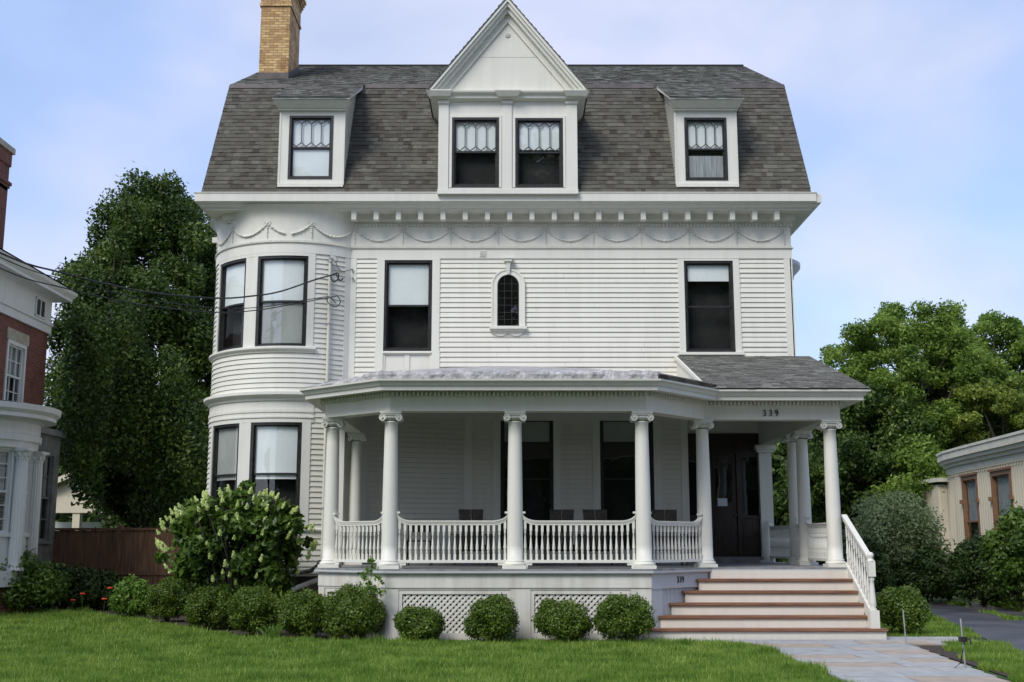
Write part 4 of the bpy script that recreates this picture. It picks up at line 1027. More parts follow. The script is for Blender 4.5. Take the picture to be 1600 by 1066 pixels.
# shingled entry roof
ey, ez = 19.97, 4.20; ty, tz = 23.28, 5.30
fn, L = slope_fn((ey, ez), (ty, tz))
xl_ = 3.45; mb = MB()
mb.hexa([(xl_, ey+.02, ez-.03), (6.25, ey+.02, ez-.03), (6.09, ty, tz-.03), (xl_-.08, ty, tz-.03), (xl_, ey+.02, ez-.004), (6.25, ey+.02, ez-.004), (6.09, ty, tz-.004), (xl_-.08, ty, tz-.004)])
er = mb.build('entry_roof', M['deck'], house)
mb = MB(); shingle_rows(mb, fn, L, lambda s: (xl_-.08*s/L, 6.26-.17*s/L), exp=.115, wmin=.09, wmax=.24, rnd=random.Random(8)); mb.build('shingles', M['shingle2'], er, tone=True)
mb = MB(); mb.face([(xl_-.01, ey+.1, 4.2), (xl_-.09, ty, 4.7), (xl_-.09, ty, tz-.02), (xl_-.01, ey+.1, ez+.02)])
mb.hexa([(xl_-.05, ey+.05, ez-.02), (xl_-.01, ey+.05, ez-.02), (xl_-.09, ty, tz-.06), (xl_-.13, ty, tz-.06), (xl_-.05, ey+.05, ez+.03), (xl_-.01, ey+.05, ez+.03), (xl_-.09, ty, tz+.02), (xl_-.13, ty, tz+.02)])
mb.face([(6.22, ey+.05, 4.18), (6.22, 26.5, 4.18), (6.08, ty+.3, tz-.2), (6.08, ty, tz-.03)])
mb.face([(6.08, ty, tz-.03), (6.2, 26.5, 4.2), (5.79, 26.5, 4.7), (5.79, ty, tz)])
mb.build('roof_cheek', M['white'], er)

# house numbers
def text(parent, s, m_fn, u, z, h, name='house_number', o=.02, sp=1.15):
    cu = bpy.data.curves.new('digits', 'FONT'); cu.body = s; cu.size = h*1.4; cu.extrude = .006; cu.space_character = sp; cu.resolution_u = 3
    ob = bpy.data.objects.new('digits', cu); COL.objects.link(ob); bpy.context.view_layer.update()
    dg = bpy.context.evaluated_depsgraph_get(); me = bpy.data.meshes.new_from_object(ob.evaluated_get(dg)); bpy.data.objects.remove(ob); bpy.data.curves.remove(cu)
    for v in me.vertices: v.co = Vector(m_fn(u+v.co.x*.9, z+v.co.y, o+v.co.z))
    me.materials.clear(); me.materials.append(M['ink']); q = bpy.data.objects.new(name, me); COL.objects.link(q); q.parent = parent
    q.matrix_parent_inverse = Matrix.Translation(-Vector(parent.location)); return q
BM = flat(20.42)
text(house, '339', BM, AX(1191, 645, 20.42), AZ(650.5, 20.42), .118, sp=1.45)
u_ = None
for k in range(200):
    p = m3(m3.L*k/200, .95, 0); px_ = 800+F*p[0]/(p[1]*CP+(.95-EYE)*SP)
    if px_ >= 1056: u_ = m3.L*k/200; break
text(house, '339', m3, u_, .885, .105, o=.02)
# conduit and wiring hardware on the tower flank
cu_ = tu(513, 6.5, -20); cpx, cpy, _ = TW(cu_, 0, .07)
mb = MB(); mb.tube([(cpx, cpy, 1.2), (cpx, cpy, 3.5), (cpx, cpy, 7.20)], .032, 10); cn = mb.build('conduit', M['pipewhite'], house)
mb = MB(); mb.tube([(cpx, cpy, 7.18), (cpx, cpy, 7.26), (cpx+.04, cpy-.03, 7.31), (cpx+.11, cpy-.07, 7.26), (cpx+.13, cpy-.08, 7.19)], [.035, .045, .05, .05, .045], 10); mb.build('weatherhead', M['pipe'], cn)
for z in (2.2, 4.7, 5.9):
    mb = MB(); mb.box(cpx-.05, cpx+.05, cpy-.035, cpy+.07, z, z+.03); mb.build('strap', M['pipe'], cn)
mb = MB()
for px_, py_ in ((550, 421), (551, 435)):
    x_, z_ = AX(px_, py_, YW-.06), AZ(py_, YW-.06); mb.ball((x_, YW-.07, z_), .028, 8, 5); mb.tube([(x_, YW-.07, z_), (x_, YW, z_)], .012, 6)
mb.build('insulator', M['pipe'], house)
# drain pipes at the bay foot
mb = MB(); y = 22.6
p = [(AX(px, py, yy), yy, AZ(py, yy)) for px, py, yy in ((418, 893, 22.7), (470, 894, 22.6), (486, 892, 22.3), (497, 884, 22.0), (500, 878, 21.9))]
mb.tube(p, .045, 10); mb.build('drain_pipe', M['pipe'], house)
mb = MB(); p = [(AX(px, py, yy), yy, AZ(py, yy)) for px, py, yy in ((455, 922, 21.6), (476, 914, 21.8), (500, 905, 22.0))]; mb.tube(p, .045, 10); mb.build('drain_pipe', M['pipe'], house)
mb = MB(); mb.mbox(TW, TU0, TU1b, -.1, .90, -.1, -.03, 30); mb.mbox(AW, 0, AW.L, -.1, 1.1, -.1, -.02); mb.mbox(LW, 0, 9.2, -.1, .9, -.1, -.02); mb.build('foundation', M['brownstone'], house)
# side oriel at the right wall: only its hood shows past the corner
mb = MB(); mb.lathe(5.79, 26.0, [(.55, 5.0), (.58, 5.1), (.58, 7.45), (.70, 7.5), (.72, 7.6), (.86, 7.75), (.87, 7.86), (.80, 7.90), (.3, 8.02)], 30); mb.build('side_oriel', M['greywhite'], house)

# ================================================================== porch chairs
def adirondack(x, y, label, rot=0, group='wooden chairs lined up on the porch'):
    t = thing('porch_chair', (x, y, FL), label, 'chair', group)
    t.rotation_euler.z = rot
    def part(name, mb): o = mb.build(name, M['chair'], None); o.parent = t; return o
    mb = MB()
    mb.hexa([(-.27, -.30, .36), (.27, -.30, .36), (.25, .22, .26), (-.25, .22, .26), (-.27, -.30, .385), (.27, -.30, .385), (.25, .22, .285), (-.25, .22, .285)]); part('seat', mb)
    mb = MB()
    for a, b, c, d in ((-.24, -.005, -.19, -.004), (.005, .24, .004, .19)):
        mb.hexa([(c, .18, .26), (d, .18, .26), (d, .205, .26), (c, .205, .26), (a, .46, 1.06), (b, .46, 1.06), (b, .485, 1.06), (a, .485, 1.06)])
    mb.box(-.2, .2, .345, .36, .62, .69); part('backrest', mb)
    for s_ in (-1, 1):
        mb = MB(); mb.box(s_*.31-.03, s_*.31+.03, -.34, -.25, 0, .56); part('leg', mb)
        mb = MB(); mb.hexa([(s_*.31-.02, .38, 0), (s_*.31+.02, .38, 0), (s_*.31+.02, .45, 0), (s_*.31-.02, .45, 0), (s_*.31-.02, .30, .56), (s_*.31+.02, .30, .56), (s_*.31+.02, .37, .56), (s_*.31-.02, .37, .56)]); part('leg', mb)
        mb = MB(); mb.box(s_*.32-.06, s_*.32+.06, -.40, .38, .56, .585); part('armrest', mb)
    return t
CY = 22.1
adirondack(AX(739, 820, CY), CY, 'dark wooden slat chair leaning by the left dark porch window', .12)
adirondack(AX(878, 820, CY), CY+.1, 'dark wooden slat chair just right of the middle porch column', -.05)
adirondack(AX(936, 820, CY), CY+.1, 'dark wooden slat chair under the right dark porch window', .08)
adirondack(AX(1046, 820, CY), CY+.2, 'dark wooden slat chair behind the short angled balustrade', .0)
t = thing('folding_chair', (AX(655, 870, 22), 22, FL), 'black metal folding chair behind the balusters left of the wooden chairs', 'chair')
mb = MB()
for q in (-.22, .22):
    mb.tube([(q, -.25, 0), (q, .05, .45), (q, .2, .80)], .013, 6); mb.tube([(q, .3, 0), (q, -.2, .45)], .013, 6); mb.tube([(-.22, .05, .45), (.22, .05, .45)], .014, 6); mb.tube([(-.22, -.2, .45), (.22, -.2, .45)], .014, 6)
o = mb.build('frame', M['ink'], None); o.parent = t
mb = MB(); mb.box(-.2, .2, -.22, .2, .44, .465); o = mb.build('seat', M['ink'], None); o.parent = t
mb = MB(); mb.box(-.2, .2, .16, .18, .62, .78); o = mb.build('backrest', M['ink'], None); o.parent = t

# ================================================================== cables
def cable(pts, r, mat, label, name='service_cable'):
    P = []
    for i in range(len(pts)-1):
        p0 = pts[max(i-1, 0)]; p1 = pts[i]; p2 = pts[i+1]; p3 = pts[min(i+2, len(pts)-1)]
        for k in range(6):
            t = k/6; P.append(tuple(.5*((2*p1[j])+(-p0[j]+p2[j])*t+(2*p0[j]-5*p1[j]+4*p2[j]-p3[j])*t*t+(-p0[j]+3*p1[j]-3*p2[j]+p3[j])*t**3) for j in range(3)))
    P.append(pts[-1]); mb = MB(); mb.tube(P, r, 6)
    return tag(mb.build(name, mat, None), label, 'cable', 'overhead wires to the house')
def span(pl, yA=18.2, yB=22.85, xA=0, xB=520):
    out = []
    for px, py in pl:
        Y = yA+(yB-yA)*((px-xA)/(xB-xA))**.72 if px > xA else yA
        out.append((AX(px, py, Y), Y, AZ(py, Y)))
    a, b = Vector(out[0]), Vector(out[1]); d = (a-b).normalized(); e = a+d*6.5; e.z = a.z+1.6
    m_ = a+d*3; m_.z = a.z+.5
    return [tuple(e), tuple(m_)]+out
s1_ = span([(0, 395), (100, 427), (220, 455), (335, 466), (400, 462), (440, 455), (490, 438), (518, 430)]); POLE = s1_[0]
cable(s1_+[(AX(p, q, 22.8), 22.8, AZ(q, 22.8)) for p, q in ((528, 427), (528, 436), (521, 440), (517, 432), (524, 428), (531, 438), (536, 435))], .017, M['cable'], 'thick black twisted cable sweeping up to the conduit, topmost of the overhead wires')
s2_ = span([(0, 402), (100, 437), (220, 466), (335, 481), (410, 480), (470, 470), (515, 463)]); s2_[0] = (POLE[0], POLE[1], POLE[2]-.2)
cable(s2_, .009, M['cable'], 'thin overhead wire just below the thick black cable', 'telephone_wire')
s3_ = span([(0, 419), (100, 450), (220, 476), (335, 488), (400, 485), (460, 475), (520, 464)]); s3_[0] = (POLE[0], POLE[1], POLE[2]-.45)
cable(s3_+[(AX(p, q, 22.8), 22.8, AZ(q, 22.8)) for p, q in ((527, 463), (532, 472), (526, 479), (517, 477), (511, 470), (516, 465), (525, 474))], .011, M['cable'], 'lowest overhead wire, ending in a coiled loop beside the bay conduit', 'telephone_wire')
dl = [(cpx+.12, cpy-.08, 7.2), (AX(528, 418, 23.0), 23.0, AZ(418, 23.0)), (AX(535, 424, 23.1), 23.1, AZ(424, 23.1)), (AX(550, 421, YW-.07), YW-.07, AZ(421, YW-.07))]
cable(dl, .008, M['cablegrey'], 'short drip loop wire hanging from the conduit top to the corner board', 'drip_loop')
t = thing('utility_pole', (POLE[0], POLE[1], 0), 'brown wooden utility pole carrying the overhead wires', 'utility pole')
mb = MB(); mb.tube([(0, 0, -.3), (0, 0, POLE[2]+1.2)], [.15, .11], 12); o = mb.build('shaft', M['bark'], None); o.parent = t
mb = MB(); mb.box(-.9, .9, -.05, .05, POLE[2]+.6, POLE[2]+.72); o = mb.build('crossarm', M['bark'], None); o.parent = t

# ================================================================== neighbours
nb = thing('brick_house', (-16, 27, 0), 'red brick house at left edge with white eaves, chimney and round white columned bay', 'house')
NX = -12.0
NWm = line((NX, 22), (NX, 29.3))
nwin = (27.05-22, 27.95-22, 4.75, AZ(541, 27.5))
mb = MB(); plate(mb, NWm, 0, 7.3, 0, 6.9, [nwin], 0); mb.face([(NX, 29.3, 0), (-22, 29.3, 0), (-22, 29.3, 6.9), (NX, 29.3, 6.9)]); mb.face([(NX, 22, 0), (-22, 22, 0), (-22, 22, 6.9), (NX, 22, 6.9)])
mb.face([(-22, 22, 0), (-22, 29.3, 0), (-22, 29.3, 6.9), (-22, 22, 6.9)]); mb.build('wall', M['redbrick'], nb)
mb = MB(); npth = [(-22, 22), (NX, 22), (NX, 29.3), (-22, 29.3)]
mb.sweep(npth, [(-.1, 6.86), (.06, 6.86), (.06, 7.05), (.10, 7.07), (.10, 7.12), (.04, 7.14), (.04, 7.72), (.12, 7.76), (.42, 7.78), (.42, 7.85), (.50, 7.95), (.52, 8.03), (-.1, 8.05)])
mb.build('entablature', M['neighwhite'], nb)
mb = MB(); mb.face([(-11.45, 21.45, 8.05), (-11.45, 29.85, 8.05), (-16, 27, 9.4), (-16, 24.5, 9.4)][::1]); mb.face([(-22.5, 21.45, 8.05), (-11.45, 21.45, 8.05), (-16, 24.5, 9.4)]); mb.face([(-22.5, 29.85, 8.05), (-11.45, 29.85, 8.05), (-16, 27, 9.4)])
mb.face([(-22.5, 21.45, 8.05), (-16, 24.5, 9.4), (-16, 27, 9.4), (-22.5, 29.85, 8.05)]); mb.build('roof', M['deck'], nb)
mb = MB(); mb.mbox(NWm, 28.35-22, 28.85-22, 7.2, 7.6, -.05, .05); av = mb.build('attic_vent', M['black'], nb)
mb = MB(); mb.mbox(NWm, 28.30-22, 28.35-22, 7.16, 7.64, 0, .07); mb.mbox(NWm, 28.85-22, 28.9-22, 7.16, 7.64, 0, .07); mb.mbox(NWm, 28.58-22, 28.62-22, 7.2, 7.6, 0, .07); mb.mbox(NWm, 28.30-22, 28.9-22, 7.6, 7.64, 0, .072); mb.mbox(NWm, 28.30-22, 28.9-22, 7.16, 7.2, 0, .072); mb.build('frame', M['neighwhite'], av)
def sash_window(parent, m, u0, u1, z0, z1, nu, nz, mat, cas=.09, dark=.06):
    c = MB(); c.mbox(m, u0-cas, u0, z0, z1, -.06, .03); c.mbox(m, u1, u1+cas, z0, z1, -.06, .03); c.mbox(m, u0-cas, u1+cas, z1, z1+cas, -.06, .032); c.mbox(m, u0-cas-.04, u1+cas+.04, z0-.08, z0, -.06, .07)
    w = c.build('window', mat, parent)
    g = MB(); g.face([m(u0, z0, -.06), m(u1, z0, -.06), m(u1, z1, -.06), m(u0, z1, -.06)]); g.build('pane', M['glass'], w)
    g = MB(); g.face([m(u0, z0, -.22), m(u1, z0, -.22), m(u1, z1, -.22), m(u0, z1, -.22)]); g.face([m(u0, z0, -.06), m(u0, z1, -.06), m(u0, z1, -.22), m(u0, z0, -.22)]); g.face([m(u1, z0, -.06), m(u1, z1, -.06), m(u1, z1, -.22), m(u1, z0, -.22)])
    g.build('recess', M['room'], w)
    g = MB(); g.mbox(m, u0+.02, u1-.02, (z0+z1)/2, z1, -.13, -.12); g.build('curtain', M['curtain'], w)
    f = MB(); f.mbox(m, u0, u0+.035, z0, z1, -.08, -.03); f.mbox(m, u1-.035, u1, z0, z1, -.08, -.03); f.mbox(m, u0+.035, u1-.035, z0, z0+.05, -.08, -.03); f.mbox(m, u0+.035, u1-.035, z1-.04, z1, -.08, -.03)
    f.mbox(m, u0+.035, u1-.035, (z0+z1)/2-.025, (z0+z1)/2+.025, -.079, -.025)
    for i in range(1, nu): x = u0+(u1-u0)*i/nu; f.mbox(m, x-.012, x+.012, z0+.05, z1-.04, -.07, -.04)
    for i in range(1, nz):
        if i*2 == nz: continue
        z = z0+(z1-z0)*i/nz; f.mbox(m, u0+.035, u1-.035, z-.01, z+.01, -.069, -.041)
    f.build('sash', mat, w); return w
sash_window(nb, NWm, *nwin, 3, 4, M['neighwhite'])
mb = MB(); mb.mbox(NWm, nwin[0]-.16, nwin[1]+.16, nwin[3]+.092, nwin[3]+.36, -.02, .04); mb.build('lintel', M['stone'], nb)
mb = MB(); mb.box(-14.0, -12.83, 27.3, 28.2, 8.0, 11.0); 
for i in range(3): mb.box(-14.0-.03*i, -12.83+.03*i, 27.3-.04*i, 28.2+.04*i, 10.35+.08*i, 10.43+.08*i)
mb.box(-14.04, -12.80, 27.26, 28.24, 11.0, 11.35); ch2 = mb.build('chimney', M['redbrick'], nb)
mb = MB(); mb.box(-14.1, -12.75, 27.2, 28.3, 11.35, 11.5); mb.build('chimney_cap', M['stone'], ch2)
# round bay
BC = (-12.3, 25.6); BR = 1.66; BY = arc(BC[0], BC[1], BR)
bp_ = [BY(R(-60+i*6)*BR, 0)[:2] for i in range(36)]
mb = MB()
mb.sweep(bp_, [(-.1, 3.74), (.05, 3.74), (.06, 3.88), (.02, 3.90), (.02, 4.14), (.10, 4.19), (.34, 4.22), (.34, 4.30), (.42, 4.38), (.44, 4.50), (-.4, 4.58)])
mb.sweep(bp_, [(-.5, 3.58), (-.02, 3.58), (0, 3.74), (-.5, 3.74)])
mb.face([(BC[0]+(BR+.1)*math.cos(k*.26), BC[1]+(BR+.1)*math.sin(k*.26), 4.56) for k in range(24)])
by = mb.build('round_bay', M['neighwhite'], nb)
mb = MB(); wins = []
for a in (20, 58, 96): wins.append((R(a-11)*BR, R(a+11)*BR, 1.75, 3.52))
plate(mb, BY, R(-60)*BR, R(150)*BR, .95, 3.58, wins, -.12, 6); mb.mbox(BY, R(-60)*BR, R(150)*BR, .62, .95, -.15, .06, 40); mb.build('wall', M['neighwhite'], by)
for w_ in wins: sash_window(nb, lambda u, z, o=0: BY(u, z, o-.12), *w_, 2, 6, M['neighwhite'], .05)
for a in (3, 39, 77, 115):
    x_, y_, _ = BY(R(a)*BR, 0, -.02); mb = MB(); rows = []
    for z_, r_ in ((1.08, .15), (2.82, .145), (3.32, .13)):
        rows.append([(x_+(r_-.012*(j % 2))*math.cos(j*math.pi/16), y_+(r_-.012*(j % 2))*math.sin(j*math.pi/16), z_) for j in range(32)])
    mb.grid(rows, False, True); c_ = mb.build('column', M['neighwhite'], nb)
    mb = MB(); mb.lathe(x_, y_, [(.13, 3.32), (.15, 3.36), (.14, 3.40), (.17, 3.46), (.20, 3.52)], 16); mb.box(x_-.2, x_+.2, y_-.2, y_+.2, 3.52, 3.58)
    for k in range(8): mb.ball((x_+.15*math.cos(k*.785), y_+.15*math.sin(k*.785), 3.43), .04, 6, 4, (1, 1, 1.5))
    mb.build('capital', M['neighwhite'], c_)
    mb = MB(); mb.lathe(x_, y_, [(.2, .95), (.21, 1.0), (.17, 1.04), (.18, 1.08)], 16); mb.build('base', M['neighwhite'], c_)
mb = MB(); mb.mbox(BY, R(-60)*BR, R(150)*BR, -.1, .62, -.2, -.05, 30); mb.build('foundation', M['redbrick'], by)
mb = MB(); B2 = line((NX+.40, 28.0), (NX+.40, 29.6)); plate(mb, B2, 0, 1.6, .6, 4.2, [(.4, 1.2, 1.6, 3.7)], 0); mb.box(NX, NX+.398, 28.0, 29.6, .55, .6)
mb.face([(NX, 28.0, .6), (NX+.40, 28.0, .6), (NX+.40, 28.0, 4.2), (NX, 28.0, 4.2)]); mb.face([(NX, 29.6, .6), (NX+.40, 29.6, .6), (NX+.40, 29.6, 4.2), (NX, 29.6, 4.2)]); mb.box(NX, NX+.5, 27.9, 29.7, 4.2, 4.35); sb_ = mb.build('side_bay', M['sidebay'], nb)
sash_window(nb, B2, .4, 1.2, 1.6, 3.7, 2, 4, M['sidebay'])

# garage far left, fence
g = thing('garage', (-16.3, 46, 0), 'cream gabled garage with arched openings seen under the dark tree', 'garage')
mb = MB(); x0_, x1_ = -18.6, -13.2
for i in range(4):
    xx = x0_+i*1.8; mb.box(xx-.14, xx+.14, 44.9, 45.2, 0, 2.7)
mb.box(x0_-.14, x1_+.14, 44.86, 45.24, 2.7, 3.3)
mb.build('wall', M['cream'], g)
mb = MB(); mb.box(x0_, x1_, 47.5, 47.7, 0, 2.4); mb.build('back_wall', M['neighwhite'], g)
mb = MB(); xm = (x0_+x1_)/2; mb.face([(x0_-.2, 44.9, 3.3), (x1_+.2, 44.9, 3.3), (xm, 44.9, 4.6)]); mb.build('gable', M['cream'], g)
mb = MB()
for sg, xe in ((-1, x0_-.5), (1, x1_+.5)): mb.hexa([(xm, 44.6, 4.62), (xe, 44.6, 3.25), (xe, 49, 3.25), (xm, 49, 4.62), (xm, 44.6, 4.74), (xe, 44.6, 3.37), (xe, 49, 3.37), (xm, 49, 4.74)])
mb.build('roof', M['deck'], g)
mb = MB()
for sg, xe in ((-1, x0_-.5), (1, x1_+.5)): mb.hexa([(xm, 44.56, 4.50), (xe, 44.56, 3.13), (xe, 44.6, 3.13), (xm, 44.6, 4.50), (xm, 44.56, 4.72), (xe, 44.56, 3.35), (xe, 44.6, 3.35), (xm, 44.6, 4.72)])
mb.build('bargeboard', M['cream'], g)
fe = thing('cedar_fence', (-9, 29, 0), 'reddish brown cedar board fence between brick house and round bay', 'fence')
fm = line((-12.2, 29.75), (-7.4, 29.3)); mb = MB(); u = 0; rnd = random.Random(1)
while u < fm.L: mb.mbox(fm, u, u+.135, .05, 1.86+rnd.uniform(-.01, .01), -.01, .012+rnd.uniform(0, .006)); u += .14
mb.mbox(fm, 0, fm.L, 1.86, 1.92, -.04, .05); mb.mbox(fm, 0, fm.L, .75, .84, .018, .045); mb.build('board_panel', M['fence'], fe)
for u in (0.06, 2.3, 3.9):
    mb = MB(); mb.mbox(fm, u-.06, u+.06, 0, 1.98, -.06, .06); mb.build('post', M['fence'], fe)
f2 = line((-7.4, 29.3), (-6.2, 31.5)); mb = MB(); u = 0
while u < f2.L: mb.mbox(f2, u, u+.135, .05, 1.84+rnd.uniform(-.01, .01), -.01, .014); u += .14
mb.build('board_panel', M['fence'], fe)

# right neighbour
rb = thing('cream_building', (16, 36, 0), 'low cream batten building with curved end and brown framed windows at right', 'building')
cv = [(15.9, 41.2), (15.2, 40.4), (14.95, 39.2), (14.8, 37.6), (14.65, 35.5), (14.5, 33), (14.3, 30), (14.1, 27), (13.95, 24.5)]
ZT = 3.90
def rbmap():
    P = [Vector(p) for p in cv]; cum = [0]
    for a, b in zip(P, P[1:]): cum.append(cum[-1]+(b-a).length)
    def f(u, z, o=0):
        u = min(max(u, 0), cum[-1]-1e-6)
        for i in range(len(cum)-1):
            if u <= cum[i+1]: break
        d = (P[i+1]-P[i]).normalized(); q = P[i]+d*(u-cum[i]); nn = Vector((d.y, -d.x)); return (q.x+nn.x*o, q.y+nn.y*o, z)
    f.L = cum[-1]; return f
RB = rbmap()
def upx(px, z=2.5):
    b = None
    for k in range(1600):
        u = RB.L*k/1600; x, y, _ = RB(u, z); p = 800+F*x/(y*CP+(z-EYE)*SP)
        if b is None or abs(p-px) < b[0]: b = (abs(p-px), u, y)
    return b[1], b[2]
ws = []
for pa, pb, pt in ((1507, 1530, 745), (1553, 1583, 737)):
    ua, ya = upx(pa); ub, yb = upx(pb); ws.append((ua+.1, ub-.08, .9, AZ(pt, (ya+yb)/2)-.1))
mb = MB(); plate(mb, RB, 0, RB.L, 0, ZT, ws, 0, 8)
u = 0
while u < RB.L:
    if not any(w_[0]-.1 < u < w_[1]+.1 for w_ in ws): mb.mbox(RB, u, u+.045, 0, ZT-.06, 0, .014)
    u += .22
    mb.mbox(RB, u-.16, u-.10, ZT-.14, ZT-.05, 0, .03)
mb.mbox(RB, 0, RB.L, ZT-.05, ZT+.0, -.02, .035, 24)
mb.build('wall', M['cream'], rb)
for w_ in ws:
    ww = sash_window(rb, RB, *w_, 1, 2, M['brownpaint'], .13)
    mb = MB(); mb.mbox(RB, w_[0]-.22, w_[0]-.08, w_[3]-.75, w_[3]-.62, .03, .10); mb.mbox(RB, w_[1]+.08, w_[1]+.22, w_[3]-.75, w_[3]-.62, .03, .10)
    mb.mbox(RB, w_[0]-.17, w_[1]+.17, w_[3]+.13, w_[3]+.2, -.02, .08); mb.build('moulding', M['brownpaint'], ww)
mb = MB(); mb.sweep(cv, [(-.1, ZT), (.04, ZT), (.05, ZT+.16), (.12, ZT+.18), (.14, ZT+.28), (.22, ZT+.30), (.24, ZT+.40), (.30, ZT+.42), (.30, ZT+.62), (.33, ZT+.64), (.33, ZT+.72), (-.3, ZT+.74)])
mb.build('cornice', M['creamtrim'], rb)
mb = MB(); mb.face([(x, y, ZT+.7) for x, y in cv]+[(22, 24.5, ZT+.7), (22, 41.2, ZT+.7)]); mb.build('roof', M['deck'], rb)
mb = MB(); XA = line((15.6, 47), (15.35, 41.8)); XB = line((15.35, 41.8), (18, 41.7))
plate(mb, XA, 0, XA.L, 0, AZ(758, 42), [], 0); plate(mb, XB, 0, XB.L, 0, AZ(758, 42), [], 0)
u = .05
while u < XB.L: mb.mbox(XB, u, u+.045, 0, 3.6, 0, .014); mb.mbox(XB, u+.08, u+.16, 3.38, 3.44, 0, .035); u += .22
an = mb.build('annex', M['cream'], rb); mb = MB(); mb.box(15.25, 19, 41.6, 47, 3.72, 3.86); mb.build('annex_roof', M['creamtrim'], rb)

# ================================================================== ground
def sheet(name, pts, z, mat, label=None):
    mb = MB(); mb.face([(x, y, z) for x, y in pts]); return tag(mb.build(name, mat, None), kind='structure')
sheet('ground', [(-400, -60), (400, -60), (400, 700), (-400, 700)], -.012, M['lawn'])
def Yb(x):
    pts = [(-30, 29.5), (-13, 28.0), (-9.5, 26.5), (-8, 24.6), (-6.6, 22.6), (-5.6, 21.0), (-4.4, 19.6), (-3.2, 18.75), (-2, 18.6), (1.9, 18.7), (2.3, 18.45), (3.4, 18.35), (3.75, 17.9), (3.8, 10)]
    for (a, b), (c, d) in zip(pts, pts[1:]):
        if a <= x <= c: return b+(d-b)*(x-a)/(c-a)
    return 10
xs = [-13, -9.5, -8, -6.6, -5.6, -4.4, -3.2, -2, 1.9]
sheet('soil', [(x, Yb(x)+.05) for x in xs]+[(2.1, 19.2), (-3, 20.3), (-3.5, 26), (-6, 31.5), (-14, 31.5)], -.004, M['soil'])
drv_l = [(5.0, -6), (6.2, 10), (7.0, 16), (8.3, 22), (9.7, 28.5), (10.3, 31)]; drv_r = [(8.6, -6), (9.6, 10), (10.3, 16), (11.3, 24.8), (12.2, 31)]
sheet('driveway', drv_l+drv_r[::-1], -.002, M['asphalt'])
sheet('street', [(-200, -9.5), (200, -9.5), (200, -3), (-200, -3)], -.006, M['asphalt'])
# flagstone walk: tight slabs on a bedding sheet
def xr_(y): return 5.5+(y-13.3)*.115
wp = [(2.0, 18.86), (2.0, 18.35), (3.3, 18.25), (3.74, 17.9), (3.70, 2), (4.2, 2), (xr_(13), 13), (xr_(18.2), 18.2), (7.35, 18.3), (7.35, 19.5), (5.99, 19.5), (5.99, 18.86)]
sheet('path', wp, .004, M['mortar'])
mb = MB(); rnd = random.Random(11); y = 2.0; k = 0
while y < 18.8:
    h = rnd.uniform(.48, .62); y2 = min(y+h, 18.84); big = y2 > 18.25
    xa = 2.05 if big else 3.72; xb = 7.3 if big else xr_((y+y2)/2); x = xa
    while x < xb-.05:
        w = rnd.uniform(.7, 1.5); x2 = min(x+w, xb); 
        if xb-x2 < .35: x2 = xb
        g_ = .007; z_ = .024+rnd.uniform(-.002, .003); s_ = rnd.uniform(-.0, .0)
        mb.hexa([(x+g_, y+g_, 0), (x2-g_, y+g_, 0), (x2-g_, y2-g_, 0), (x+g_, y2-g_, 0), (x+g_, y+g_, z_), (x2-g_, y+g_, z_), (x2-g_, y2-g_, z_), (x+g_, y2-g_, z_)], rnd.choice((.1, .25, .4, .4, .55, .62, .75, .95)))
        x = x2
    y = y2
x = 6.02
while x < 7.25: mb.hexa([(x, 18.88, 0), (x+.62, 18.88, 0), (x+.62, 19.45, 0), (x, 19.45, 0), (x, 18.88, .024), (x+.62, 18.88, .024), (x+.62, 19.45, .024), (x, 19.45, .024)], rnd.random()); x += .64
tag(mb.build('paving', M['flag'], None, tone=True), kind='structure')
sheet('side_soil', [(xr_(13), 10), (xr_(18.2)+.02, 18.15), (7.2, 18.25), (6.9, 17.4), (6.3, 15.0), (6.05, 10)], .002, M['soil'])

